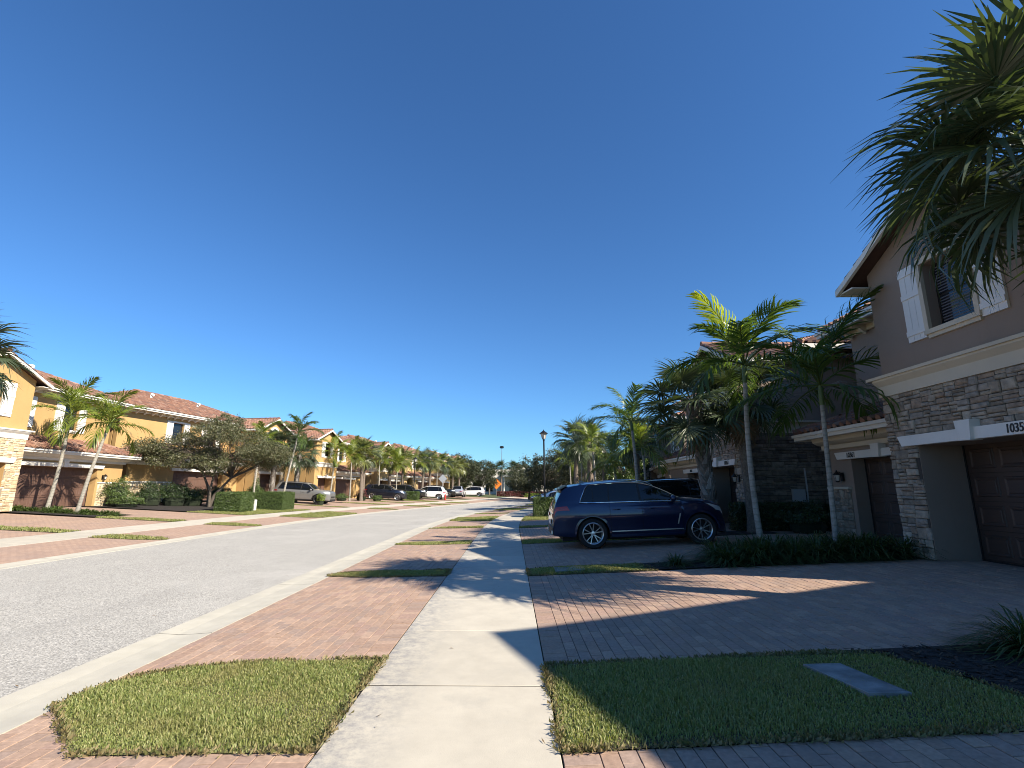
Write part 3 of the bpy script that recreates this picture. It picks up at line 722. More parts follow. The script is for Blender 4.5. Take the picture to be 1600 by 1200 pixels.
    # --- garage doors with raised panels
    def door(a, b, d):
        D = mk(); D.box(a - .02, b + .02, d, d + .05, 0, 2.15); o = D.build('garage_door', pa['door'], R); nc = 4 if b - a < 3 else 8
        g = mk(); g.box(a, a + .03, d - .02, d - .001, 0, 2.13); g.box(b - .03, b, d - .02, d - .001, 0, 2.13); g.box(a + .03, b - .03, d - .02, d - .001, 0, .025); g.build('weather_seal', 'gasket', o)
        if detail:
            pw = (b - a - .12) / nc; me = None
            for r in range(4):
                z0 = .045 + r * .52; s = mk(); s.box(a + .03, b - .03, d - .012, d - .001, z0 - .006, z0); s.build('section_seam', 'gasket', o)
                for k in range(nc):
                    p0 = a + .06 + k * pw
                    if me is None:
                        q = MB(); x, h = pw - .09, .36
                        fr = [(-x / 2, -h / 2), (x / 2, -h / 2), (x / 2, h / 2), (-x / 2, h / 2)]
                        ins = lambda t: [(X_ - math.copysign(t, X_), Z_ - math.copysign(t, Z_)) for X_, Z_ in fr]
                        lv = [(0, 0.), (.012, .014), (.03, .014), (.06, .004), (.07, .012)]; i = 0
                        for t_, y in lv: q.p(*[(-sgn * y, X_, Z_) for X_, Z_ in ins(t_)])
                        for e in range(len(lv) - 1):
                            for j in range(4): q.f.append((4 * e + j, 4 * e + (j + 1) % 4, 4 * e + 4 + (j + 1) % 4, 4 * e + 4 + j))
                        q.f.append(tuple(4 * (len(lv) - 1) + j for j in range(4))); me = q.mesh('panel'); me.materials.append(MATS[pa['door']])
                    ob = link(bpy.data.objects.new('panel', me), o); ob.location = M(p0 + pw / 2, d - .002, z0 + .26)
    door(ga, gb, .86 - .0); door(da, db, sd_ + .38)
    # --- windows with shutters
    def window(c, ww, z0, z1, d, dep, sh=.44, arched=False):
        W_ = mk(); W_.box(c - ww / 2 + .003, c + ww / 2 - .003, d + dep - .06, d + dep, z0 + .003, z1 - .003); o = W_.build('window', 'bronze_frame', R)
        for zz0, zz1 in ((z0 + .05, (z0 + z1) / 2 - .02), ((z0 + z1) / 2 + .02, z1 - .05)):
            g = mk(); g.box(c - ww / 2 + .05, c + ww / 2 - .05, d + dep - .075, d + dep - .062, zz0, zz1); g.build('pane', 'window_glass', o)
            if detail and d < .1:
                b = mk(); z = zz0 + .03
                while z < zz1 - .02: b.box(c - ww / 2 + .07, c + ww / 2 - .07, d + dep - .0785, d + dep - .077, z, z + .022); z += .055
                tag(b.build('blind', 'blind', o), kind='stuff')
        s_ = mk(); s_.box(c - ww / 2 - .1, c + ww / 2 + .1, d - .09, d + dep - .08, z0 - .09, z0 - .004); s_.box(c - ww / 2 - .06, c + ww / 2 + .06, d - .05, d - .002, z0 - .16, z0 - .09); s_.build('sill', pa['trim'], o)
        r_ = mk()
        for q in (-1, 1):
            e = c + q * ww / 2; r_.box(min(e, e + q * .09), max(e, e + q * .09), d - .07, d + .0, z0, z1 + .0)
        if not arched: r_.box(c - ww / 2 - .09, c + ww / 2 + .09, d - .07, d, z1 + .001, z1 + .12)
        r_.build('casing', pa['trim'], o)
        if arched:
            ar = mk(); n = 14; r1, r0 = ww / 2 + .16, ww / 2
            for k in range(n):
                a0, a1 = math.pi * k / n, math.pi * (k + 1) / n
                f = lambda r, a: (c + r * math.cos(a), z1 + r * math.sin(a))
                ar.prism([f(r0, a0), f(r1, a0), f(r1, a1), f(r0, a1)], d - .08, d - .003, 1)
            ar.build('arch_surround', 'trim_white', o); hd = mk(); hd.prism([(c + r0 * math.cos(math.pi * k / n), z1 + r0 * math.sin(math.pi * k / n)) for k in range(n + 1)], d - .03, d - .004, 1); hd.build('pane', 'window_glass', o)
        if sh:
            for q in (-1, 1):
                e = c + q * (ww / 2 + .09); a, b = min(e, e + q * sh), max(e, e + q * sh); B = mk(); nb = 3
                for k in range(nb): B.box(a + (b - a) * k / nb + .003, a + (b - a) * (k + 1) / nb - .003, d - .045, d - .003, z0 - .12, z1 + .1)
                for zz in (z0, (z0 + z1) / 2 + .1, z1 - .08): B.box(a + .004, b - .004, d - .066, d - .046, zz, zz + .1)
                B.build('shutter', 'white_paint', o)
    window(wc, wb - wa, 4.25, 5.55, .02, .26, .44, arch)
    for c_, ww in mw: window(c_, ww, 4.25, 5.65, 2.8, .2, .42)
    # --- roofs
    ft = detail
    def deck(name, polys):
        m = mk()
        for q in polys: m.poly(*q)
        return m.build(name, 'roof_deck', R)
    # gable roof over the bay
    ez = 5.98 - .48 * .42; rzk = 5.98 + .48 * WG / 2; d0, d1 = -.38, 4.9
    ro = deck('roof', [((-.42, d0, ez), (WG / 2, d0, rzk), (WG / 2, d1, rzk), (-.42, d1, ez)), ((WG + .42, d0, ez), (WG / 2, d0, rzk), (WG / 2, d1, rzk), (WG + .42, d1, ez))])
    tm = MB(); T3 = lambda q: M(*q)
    tiles(tm, T3((-.42, d0, ez)), T3((-.42, d1, ez)), T3((WG / 2, d0, rzk)), T3((WG / 2, d1, rzk))); tiles(tm, T3((WG + .42, d0, ez)), T3((WG + .42, d1, ez)), T3((WG / 2, d0, rzk)), T3((WG / 2, d1, rzk)))
    def ridge(mb, a, b):
        a, b = Vector(T3(a)), Vector(T3(b)); L_ = (b - a).length; n = max(1, int(L_ / .4))
        for k in range(n):
            p0 = a + (b - a) * (k / n); p1 = a + (b - a) * ((k + 1.12) / n); v = Vector((0, 0, 1))
            mb.tube([p0 + v * .06, p1 + v * .05], [.12, .10], 7)
    ridge(tm, (WG / 2, d0, rzk), (WG / 2, d1 - .6, rzk)); tag(tm.build('roof_tiles', 'roof_tile', ro), kind='stuff')
    fs = mk()
    for s in (0, 1):
        f = (lambda u: u) if not s else (lambda u: WG - u)
        fs.prism([(f(-.46), ez - .13), (f(-.46), ez + .0), (f(WG / 2), rzk + .0), (f(WG / 2), rzk - .14)], d0 - .03, d0 + .04, 1)      # rake board
        fs.box(min(f(-.46), f(-.40)), max(f(-.46), f(-.40)), d0 + .045, 2.3, ez - .125, ez + .0)
        fs.box(min(f(-.39), f(-.005)), max(f(-.39), f(-.005)), d0 + .05, 2.3, ez - .10, ez - .07)
    fs.build('fascia', 'trim_white', R)
    # low roof over the set-back garage
    z0 = 2.95; rise = .40 * 1.85; e0, e1 = .95, 2.8; ue = Ls + .5
    P_ = [(WG + .02, e0, z0), (ue, e0, z0), (ue - 1.6, e1, z0 + rise), (WG + .02, e1, z0 + rise), (ue, e1, z0)]
    lo = deck('roof', [(P_[0], P_[1], P_[2], P_[3]), (P_[1], P_[4], P_[2])]); tm = MB()
    tiles(tm, T3(P_[0]), T3(P_[1]), T3(P_[3]), T3(P_[2])); tiles(tm, T3(P_[1]), T3(P_[4]), T3(P_[2]), T3(P_[2])); ridge(tm, P_[1], P_[2]); tag(tm.build('roof_tiles', 'roof_tile', lo), kind='stuff')
    ev = mk(); ev.box(WG + .02, ue - .01, e0 - .03, e0 + .07, z0 - .2, z0 - .02); ev.box(WG + .02, ue, e0 - .09, e0 - .03, z0 - .1, z0 - .015); ev.box(ue - .08, ue - .012, e0 + .07, e1, z0 - .2, z0 - .02); ev.build('fascia', 'trim_white', R)
    cv = mk(); cv.prism([(e0 + .07, z0 - .1), (e0 + .07, z0 - .17), (e0 + .26, z0 - .17), (e0 + .30, z0 - .29), (e0 + .42, z0 - .35), (e0 + .55, z0 - .38), (e0 + .55, z0 - .5), (sd_ + .01, z0 - .52), (sd_ + .01, z0 - .1)], WG + .02, Ls + .1, 0); cv.build('cornice', pa['trim'], R)
    # main hip roof
    z0 = 6.3; a0, a1, b0, b1 = -.5, Ls + .55, 2.1, deep + .7; hh = (b1 - b0) / 2; hw = min(hh, (a1 - a0) / 2 - .3); rz_ = z0 + .40 * hw; bm = b0 + hw; bn = b1 - hw
    if (a1 - a0) >= (b1 - b0): r0, r1 = (a0 + hh, b0 + hh, z0 + .4 * hh), (a1 - hh, b0 + hh, z0 + .4 * hh)
    else: r0, r1 = ((a0 + a1) / 2 - .15, bm, rz_), ((a0 + a1) / 2 + .15, bm, rz_)
    c00, c10, c11, c01 = (a0, b0, z0), (a1, b0, z0), (a1, b1, z0), (a0, b1, z0)
    if shade_gable:  # unseen end gable replaces the hip, shaped to shade the next house's wall
        r0, r1 = (a0 + hh, b0 + hh, z0 + .4 * hh), (a1, b0 + hh, z0 + .4 * hh); pls = [(c00, c10, r0, r1), (c01, c11, r0, r1), (c00, c01, r0, r0)]; ridges = [(r0, r1), (c00, r0), (c01, r0)]
        gw = mk(); gw.prism([(b0 + .7, z0 - .05), (b1 - .7, z0 - .05), (b0 + hh, z0 + .4 * hh - .3)], Ls - .3, Ls - .01, 0); gw.build('shade_gable_wall', pa['wall'], R)
        gf = mk(); gf.prism([(b0, z0 - .2), (b0, z0), (b0 + hh, z0 + .4 * hh), (b0 + hh, z0 + .4 * hh - .2)], a1 - .05, a1 + .01, 0); gf.prism([(b1, z0 - .2), (b1, z0), (b0 + hh, z0 + .4 * hh), (b0 + hh, z0 + .4 * hh - .2)], a1 - .05, a1 + .01, 0); gf.build('fascia', 'trim_white', R)
    elif (a1 - a0) < (b1 - b0):
        q0, q1 = ((a0 + a1) / 2, bn, rz_), ((a0 + a1) / 2, bn, rz_)
        m_ = ((a0 + a1) / 2, bm, rz_); pls = [(c00, c10, m_, m_), (c10, c11, m_, q0), (c00, c01, m_, q0), (c01, c11, q0, q0)]; ridges = [(m_, q0), (c00, m_), (c10, m_), (c01, q0), (c11, q0)]
    else: pls = [(c00, c10, r0, r1), (c10, c11, r1, r1), (c00, c01, r0, r0), (c01, c11, r0, r1)]; ridges = [(r0, r1), (c00, r0), (c10, r1), (c01, r0), (c11, r1)]
    mr = deck('roof', [[p_[0], p_[1], p_[3], p_[2]] if p_[2] != p_[3] else [p_[0], p_[1], p_[2]] for p_ in pls]); tm = MB()
    for k, p_ in enumerate(pls[:3]): tiles(tm, *[T3(q) for q in p_])
    for q in ridges[:3]: ridge(tm, *q)
    tag(tm.build('roof_tiles', 'roof_tile', mr), kind='stuff')
    for vu in (.38, .7):
        if Ls > 8:
            v = MB(); q = Vector(T3((Ls * vu, b0 + hw * .62, z0 + .4 * hw * .62))); v.tube([q, q + Vector((0, 0, .32))], .09, 8); v.tube([q + Vector((0, 0, .34)), q + Vector((-sgn * .2, 0, .3))], .1, 8); v.build('roof_vent', 'trim_white', mr)
    ev = mk(); ev.box(a0, a1, b0 - .02, b0 + .08, z0 - .2, z0 - .02); ev.box(a0 - .02, a0 + .06, b0 + .085, b1, z0 - .2, z0 - .02); ev.box(a1 - .06, a1 + .02, b0 + .085, b1, z0 - .2, z0 - .02); ev.box(WG + .6, a1 + .02, b0 - .09, b0 - .021, z0 - .1, z0 - .015)
    ev.build('fascia', 'trim_white', R)
    if edge_strip:
        gu = mk(); gu.box(a0 - .1, a1 + .14, b0 - .2, b0 - .095, z0 - .08, z0 + .15); gu.box(a1 + .03, a1 + .14, b0 - .09, b1, z0 - .08, z0 + .15); gu.build('edge_strip', 'trim_white', R)  # raised eave strip, added so the house shadow gets a smooth edge
    so_ = mk(); so_.box(a0 + .07, a1 - .07, b0 + .09, 2.79, z0 - .15, z0 - .11); so_.box(WG + .6, Ls + .02, 2.70, 2.79, z0 - .32, z0 - .16); so_.build('soffit', pa['trim'], R)
    if detail:
        cb = mk(); cb.prism([(2.22, z0 - .16), (2.7, z0 - .16), (2.7, z0 - .42), (2.6, z0 - .36), (2.5, z0 - .26), (2.3, z0 - .24)], -.055, .055, 0); base = None; u = WG + .75
        while u < Ls:
            b = MB(); b.f = list(cb.f); b.v = [(v_[0], v_[1] - ((Ls - 0) if flip else 0) + ((Ls - u) if flip else u), v_[2]) for v_ in cb.v]; b.build('corbel', pa['trim'], R); u += .62
    LANTERNS.append((R, M, db + .42 if not dbl else db + .42, sd_))
    return R
def lantern(R, M, u, d, label, z=1.55, sgn=1):
    """carriage wall lantern"""
    mw_ = Matrix.Translation(R.location) @ Matrix.Rotation(R.rotation_euler.z, 4, 'Z'); p = mw_ @ Vector(M(u, d - .02, z)); out = (mw_ @ Vector(M(u, d - 1, z)) - mw_ @ Vector(M(u, d, z)))
    E_ = empty('wall_lantern', p); E_.rotation_euler = (0, 0, math.atan2(out.y, out.x)); tag(E_, label, 'lantern', 'lanterns beside the garage doors')
    b = MB(); b.box(-.0, .03, -.06, .06, -.02, .22); b.tube([(.02, 0, .18), (.09, 0, .24), (.15, 0, .22)], .012, 6); b.build('bracket', 'black_iron', E_)
    c = MB(); c.lathe([(0, .30), (.02, .27), (.03, .24), (.11, .17), (.115, .15), (0, .15)], 8, 'z', (.16, 0, 0)); c.lathe([(0, -.06), (.05, -.04), (.06, -.02), (.07, -.015), (0, -.015)], 8, 'z', (.16, 0, 0))
    for k in range(4):
        a = k * math.pi / 2 + .4; x, y = math.cos(a), math.sin(a); c.tube([(.16 + .095 * x, .095 * y, .15), (.16 + .06 * x, .06 * y, -.02)], .007, 4)
    c.build('cage', 'black_iron', E_); g = MB(); g.lathe([(.083, .148), (.05, -.012)], 8, 'z', (.16, 0, 0)); g.build('glass', 'lamp_glass', E_)
h1 = house('taupe stucco townhouse with stone garage bay behind the large fan palm', 7.91, 6.5, .33, 1, 0, False, 'taupe', 8.45, False, ('10359', '10361'), 1, True, shade_gable=True)
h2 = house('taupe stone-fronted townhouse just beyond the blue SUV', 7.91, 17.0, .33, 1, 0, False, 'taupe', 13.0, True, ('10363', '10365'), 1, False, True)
h0 = house('taupe townhouse beside the camera whose shadow falls on the walk', 9.43, -8.27, .33, 1, rad(21), False, 'taupe', 8.45, False, None, 0, edge_strip=True)
h3 = house('golden townhouse with stone bay at the left edge of the view', -22.4, 18.95, .52, -1, 0, False, 'gold', 11.9, True, None, 1)
h4 = house('wide golden townhouse behind the spreading dark tree', -23.0, 31.6, .62, -1, -rad(11), True, 'gold', 13.6, True, None, 1, False, False, True)
h0b = house('golden townhouse across the road beside the camera', -22.4, 4.5, .52, -1, 0, True, 'gold', 11.9, True, None, 0)
far = [(-18.9, 48.0, -1, False, 'gold', 'golden townhouse just beyond the parked grey SUV'), (-16.6, 61.8, -1, False, 'cream', 'cream-gold townhouse behind the dark SUV across the road'),
       (-13.4, 75, -1, True, 'cream', 'far cream townhouse behind the white SUV'), (-10.2, 89, -1, False, 'cream', 'farthest pale townhouse on the left row'),
       (9.6, 36, 1, True, 'taupe', 'taupe townhouse behind the palms right of the lamp post'), (12.6, 51, 1, False, 'cream', 'gold townhouse glimpsed between the palms on the right'),
       (15.9, 66, 1, True, 'cream', 'far gold townhouse with tiled roof above the dark oak'), (19.8, 84, 1, False, 'cream', 'farthest townhouse of the right row behind trees')]
for x, y, s, fl, pl, lb in far: house(lb, x, y, .45, s, -math.atan((off(y + 8) - off(y)) / 8), fl, pl, 12.4, True, None, 0)
lantern(h1, LANTERNS[0][1], 7.44 + .42, 1.6, 'black lantern beside the small garage numbered 10361')
lantern(h2, LANTERNS[1][1], .34, -.02, 'black lantern on the stone pier behind the blue SUV')
lantern(h3, LANTERNS[3][1], LANTERNS[3][2], 1.6, 'black lantern right of the brown double garage across the road')
#@@PART3
# ------------------------------------------------------------------ vegetation
def strip_mesh(name, strips):
    """strips: list of (points[n,3], halfwidth vectors[n,3]) all with the same n"""
    Pn = np.array([s[0] for s in strips]); Wn = np.array([s[1] for s in strips]); m, n, _ = Pn.shape
    V = np.stack([Pn - Wn, Pn + Wn], 2).reshape(-1, 3); b = (np.arange(m) * 2 * n)[:, None, None] + (np.arange(n - 1) * 2)[None, :, None]
    F = (b + np.array([0, 1, 3, 2])[None, None, :]).reshape(-1, 4); return V, F
def feather_frond(seed, L=1.9, nl=32, droop=1.25, lw=.018, ll=.58, sparse=0):
    rng = np.random.default_rng(seed); N = 24; t = np.linspace(0, 1, N); th = .10 - droop * t ** 1.6
    x = np.concatenate([[0], np.cumsum(np.cos(th[:-1]) * L / (N - 1))]); z = np.concatenate([[0], np.cumsum(np.sin(th[:-1]) * L / (N - 1))]); y = .10 * rng.normal() * t ** 2
    C = np.stack([x, y, z], 1); st = []
    for k in range(nl):
        q = .16 + .84 * (k + rng.uniform(-.2, .2)) / (nl - 1); q = min(.995, q); i = q * (N - 1); a = int(i); f = i - a; a2 = min(a + 1, N - 1)
        c = C[a] * (1 - f) + C[a2] * f; T = np.array([math.cos(th[a]), 0, math.sin(th[a])]); Nn = np.array([-T[2], 0, T[0]])
        l = ll * (math.sin(math.pi * min(1, .18 + .80 * q)) ** .55) * rng.uniform(.85, 1.1)
        if q > .9: l *= .75
        for s in (-1, 1):
            sw = .55 + .75 * q + rng.normal() * .08; v = .42 - .35 * q + rng.normal() * .16; d = T * math.sin(sw * .9) + np.array([0, s * 1., 0]) * math.cos(sw * .9); d = d + Nn * v; d /= np.linalg.norm(d)
            g = np.array([0, 0, -1.]); dr = rng.uniform(.35, .8)
            p0 = c; p1 = c + d * l * .4 + g * l * .03; p2 = c + d * l * .75 + g * l * .18 * dr * 2; p3 = c + d * l * .95 + g * l * .5 * dr * 1.6
            w = np.cross(d, Nn); w = w / (np.linalg.norm(w) + 1e-9) * lw * rng.uniform(.8, 1.2); w = w + Nn * lw * .35 * s
            st.append((np.array([p0, p1, p2, p3]), np.array([w * .55, w, w * .75, w * .08])))
    V, F = strip_mesh('f', st); mb = MB(); mb.tube([tuple(q) for q in C[::3]] , list(np.linspace(.022, .004, len(C[::3]))), 5)
    V2 = np.array(mb.v); F2 = np.array([q for q in mb.f if len(q) == 4]) + len(V)
    return np.concatenate([V, V2]), np.concatenate([F, F2])
def fan_frond(seed, R_=.78, pet=.95, ns=44, fold=.35, spread=2.75, recurve=.9, wl=.021, droop=.5):
    rng = np.random.default_rng(seed); st = []; N = 9
    px = np.linspace(0, pet, N); pz = -.10 * (px / pet) ** 2 * pet; hub = np.array([pet, 0, pz[-1]]); sl = -.2
    Rr = np.array([[math.cos(sl), 0, -math.sin(sl)], [0, 1, 0], [math.sin(sl), 0, math.cos(sl)]])
    for k in range(ns):
        a = spread * (2 * (k + rng.uniform(-.15, .15)) / (ns - 1) - 1); l = R_ * (1.0 + .18 * math.cos(a)) * rng.uniform(.88, 1.1)
        d = np.array([math.cos(a), math.sin(a), 0.]); wv = np.array([-math.sin(a), math.cos(a), 0.]); pts = []; ws = []
        dr = droop * rng.uniform(.35, 1.5); sd = rng.normal() * .07
        for r, w in ((.04, .25), (.28, .9), (.5, 1.0), (.74, .62), (1.0, .05)):
            z = fold * abs(math.sin(a)) * r * .55 - recurve * .30 * (max(0, math.cos(a)) * r) ** 2 - (dr * max(0, r - .45) ** 1.7) + (.012 if k % 2 else -.012)
            sh = 1 - .22 * dr * max(0, r - .5)
            q = np.array([d[0] * r * l * sh, d[1] * r * l * sh, z * l]) + wv * sd * r * r * l
            pts.append(hub + Rr @ q); ws.append(Rr @ (wv * wl * w + np.array([0, 0, .5 * wl * w * (1 if k % 2 else -1)])))
        st.append((np.array(pts), np.array(ws)))
    V, F = strip_mesh('f', st); mb = MB(); mb.tube([(x_, 0, z_) for x_, z_ in zip(px[::2], pz[::2])], list(np.linspace(.026, .012, len(px[::2]))), 5)
    V2 = np.array(mb.v); F2 = np.array([q for q in mb.f if len(q) == 4]) + len(V)
    return np.concatenate([V, V2]), np.concatenate([F, F2])
def me_of(name, vf, mat):
    me = npmesh(name, *vf); me.materials.append(MATS[mat]); return me
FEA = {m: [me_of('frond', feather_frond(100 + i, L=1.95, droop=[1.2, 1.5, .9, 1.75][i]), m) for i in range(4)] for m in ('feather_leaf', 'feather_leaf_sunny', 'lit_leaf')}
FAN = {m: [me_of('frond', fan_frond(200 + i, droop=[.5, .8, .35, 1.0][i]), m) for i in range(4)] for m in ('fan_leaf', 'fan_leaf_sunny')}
DEAD = [me_of('frond', fan_frond(260 + i, droop=1.3, recurve=2.2), 'dead_leaf') for i in range(2)]
def rotm(az, el, roll=0.): return Matrix.Rotation(az, 4, 'Z') @ Matrix.Rotation(-el, 4, 'Y') @ Matrix.Rotation(roll, 4, 'X')
def trunk_pts(base, top, bend=.15, n=8, rng=random):
    a = rng.uniform(0, 6.28); o = Vector((math.cos(a), math.sin(a), 0)) * bend; b, t_ = Vector(base), Vector(top)
    return [b.lerp(t_, k / n) + o * math.sin(math.pi * k / n) for k in range(n + 1)]
def ground_at(x, y): return tz(x - off(y))
CROWN = {}
def fronds_feather(rng, n):
    out = []
    for k in range(n):
        az = 2.399 * k + rng.uniform(-.25, .25); q = k / (n - 1); el = rad(78 - 95 * q + rng.uniform(-9, 9)); out.append((az, el, rng.uniform(-.35, .35), rng.randrange(4), 0.))
    return out
def fronds_fan(rng, n):
    out = []
    for k in range(n):
        az = 2.399 * k + rng.uniform(-.3, .3); q = k / (n - 1); el = rad(82 - 128 * q ** .9 + rng.uniform(-10, 10)); out.append((az, el, rng.uniform(-.5, .5), rng.randrange(4), 0.))
    return out
def crown_joined(kind, mat, seed, n, sc):
    key = (kind, mat, seed, n)
    if key not in CROWN:
        rng = random.Random(seed); fr = fronds_feather(rng, n) if kind == 'feather' else fronds_fan(rng, n); src = (FEA if kind == 'feather' else FAN)[mat]; Vs, Fs, o = [], [], 0
        for az, el, rl, vi, _ in fr:
            me = src[vi]; v = np.empty(len(me.vertices) * 3, np.float32); me.vertices.foreach_get('co', v); f = np.empty(len(me.loops), np.int32); me.loops.foreach_get('vertex_index', f)
            Mx = np.array(rotm(az, el, rl)); v = v.reshape(-1, 3) @ Mx[:3, :3].T; Vs.append(v); Fs.append(f.reshape(-1, 4) + o); o += len(v)
        CROWN[key] = me_of('crown', (np.concatenate(Vs), np.concatenate(Fs)), mat)
    return CROWN[key]
def palm(kind, x, y, h, label, mat, top=None, sc=1., n=None, parts=True, seed=0, group='palms along the street', boots=False, tr=None, zg=None, dead=0, special=None):
    rng = random.Random(seed + int(x * 31 + y * 17)); z = ground_at(x, y) if zg is None else zg
    name = 'feather_palm' if kind == 'feather' else 'fan_palm'
    R = empty(name, (x, y, z)); tag(R, label, 'palm tree', group); tp = Vector(top) - Vector((x, y, z)) if top else Vector((rng.uniform(-.2, .2), rng.uniform(-.2, .2), h))
    pts = trunk_pts((0, 0, -.05), tp, .10 if kind == 'feather' else .05, 9, rng); m = MB()
    if kind == 'feather':
        r = tr or .075; rs = [r * (1.35 if k == 0 else 1.08 - .3 * k / 9) for k in range(10)]; m.tube(pts, rs, 10); m.build('trunk', 'palm_trunk_pale', R, 60)
        cs = MB(); u = (pts[-1] - pts[-2]).normalized(); cs.tube([pts[-1] - u * .05, pts[-1] + u * .25, pts[-1] + u * .55], [r * .85, r * .95, r * .45], 8); cs.build('crownshaft', 'hedge_leaf', R, 60); ctr = pts[-1] + u * .42
    else:
        r = tr or .17; m.tube(pts, [r * (1.3 if k == 0 else 1.0) for k in range(10)], 12); m.build('trunk', 'palm_trunk_brown', R, 60); ctr = pts[-1] + Vector((0, 0, .1))
        if boots:
            b = MB(); H_ = tp.z; k = 0; zz = .25
            while zz < H_ - .05:
                q = zz / H_ * 9; i = min(8, int(q)); c = pts[i].lerp(pts[i + 1], q - i); nb = 7
                for j in range(nb):
                    a = 2 * math.pi * (j + .5 * (k % 2)) / nb + rng.uniform(-.1, .1); d = Vector((math.cos(a), math.sin(a), 0)); s = Vector((-math.sin(a), math.cos(a), 0)); hw = .075; up = Vector((0, 0, 1)); ln = rng.uniform(.24, .34); tl = rng.uniform(.03, .075)
                    b0 = c + d * (r * .92); lean = s * (.09 if j % 2 else -.09)
                    i_ = b.p(tuple(b0 - s * hw * 1.25), tuple(b0 + s * hw * 1.25), tuple(b0 + d * .03 - s * hw * .8), tuple(b0 + d * .03 + s * hw * .8), tuple(b0 + up * ln + d * tl - s * hw * .45 + lean), tuple(b0 + up * ln + d * tl + s * hw * .45 + lean), tuple(b0 + up * ln + d * (tl + .025) + lean))
                    b.f += [(i_, i_ + 2, i_ + 4), (i_ + 1, i_ + 5, i_ + 3), (i_ + 2, i_ + 3, i_ + 5, i_ + 6, i_ + 4), (i_, i_ + 1, i_ + 3, i_ + 2)]
                zz += .19; k += 1
            tag(b.build('leaf_boots', 'palm_boot', R), kind='stuff')
    n = n or (12 if kind == 'feather' else 26); src = FEA if kind == 'feather' else FAN
    if parts:
        fr = (fronds_feather if kind == 'feather' else fronds_fan)(rng, n)
        if special: fr = special(fr)
        for q_ in fr:
            az, el, rl, vi = q_[:4]; mt = q_[5] if len(q_) > 5 else mat; s2 = q_[6] if len(q_) > 6 else 1.
            o = link(bpy.data.objects.new('frond', src[mt][vi]), R); o.matrix_local = Matrix.Translation(ctr) @ rotm(az, el, rl) @ Matrix.Scale(sc * s2 * rng.uniform(.9, 1.08), 4)
        for k in range(dead):
            o = link(bpy.data.objects.new('dead_frond', DEAD[k % 2]), R); o.matrix_local = Matrix.Translation(ctr - Vector((0, 0, .15))) @ rotm(rng.uniform(0, 6.28), rad(rng.uniform(-75, -55)), 0) @ Matrix.Scale(sc * .8, 4)
    else:
        me = crown_joined(kind, mat, seed % 3, n, sc); o = link(bpy.data.objects.new('crown', me), R); o.location = ctr; o.rotation_euler = (0, 0, rng.uniform(0, 6.28)); o.scale = (sc, sc, sc)
    return R
def px2(px, zz): return (px - 800) / FPX * zz
# --- near right
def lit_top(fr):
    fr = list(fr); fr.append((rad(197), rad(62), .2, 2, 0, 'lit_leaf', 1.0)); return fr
palm('feather', 6.02, 12.39, 4.4, 'slim feather palm beside the SUV bonnet with one sunlit yellow-green frond', 'feather_leaf', (6.0, 12.39, 4.35), 1.16, 14, True, 3, tr=.068, special=lit_top)
palm('feather', 7.17, 11.36, 4.0, 'slim feather palm just right of the one beside the SUV bonnet', 'feather_leaf', (7.25, 11.36, 3.6), 1.2, 12, True, 11, tr=.06)
palm('fan', 6.3, 16.0, 4.2, 'stout fan palm with criss-cross leaf bases behind the blue SUV', 'fan_leaf', (5.95, 16.0, 4.25), 1.15, 24, True, 5, boots=True, tr=.19, dead=3)
palm('fan', 7.45, 15.75, 4.5, 'fan palm with dark brown trunk at the corner of the stone wall', 'fan_leaf', (7.35, 15.75, 4.4), 1.05, 20, True, 8, tr=.16, dead=4)
palm('fan', 6.95, 5.35, 5.4, 'large fan palm whose crown fills the upper right corner', 'fan_leaf', (6.88, 5.45, 5.7), 1.28, 40, True, 21, tr=.18, boots=True)
# --- right middle distance
palm('feather', 5.5, 22.0, 4.0, 'feather palm above the rear of the blue SUV roof', 'feather_leaf', None, 1.05, 13, True, 31)
palm('feather', 5.6, 34, 4.2, 'bright feather palm with pale trunk left of the dark stone house', 'feather_leaf_sunny', None, 1.0, 11, True, 33)
palm('fan', 4.9, 38, 5.0, 'fan palm rising behind the bright feather palm', 'fan_leaf', None, 1.2, 24, False, 35)
palm('fan', 6.4, 40, 5.2, 'fan palm right of the bright feather palm', 'fan_leaf', None, 1.2, 24, False, 36)
k = 0
RP = [(7.6, 30, 4.2, 'fan'), (7.2, 27.5, 3.2, 'feather'), (8.2, 33, 3.6, 'feather'), (6.3, 30.5, 2.3, 'feather'), (6.2, 45, 4.6, 'feather'), (7.5, 48, 5, 'fan'), (8.6, 53, 4.6, 'fan'), (6.9, 58, 4.2, 'feather'), (9.3, 62, 5, 'fan'), (8, 43, 4.6, 'fan')]
WORD = ['first', 'second', 'third', 'fourth', 'fifth', 'sixth', 'seventh', 'eighth', 'ninth', 'tenth']
for x, y, h, kd in RP:
    palm(kd, x, y, h, '%s %s palm in the clump right of the lamp post, counting from the nearest' % (WORD[sorted(q[1] for q in RP if q[3] == kd).index(y)], 'fan' if kd == 'fan' else 'feather'), 'feather_leaf_sunny' if kd == 'feather' and k % 2 else ('fan_leaf' if kd == 'fan' else 'feather_leaf'), None, 1.15, 18 if kd == 'fan' else 11, False, 40 + k, 'palms in the clump right of the lamp post'); k += 1
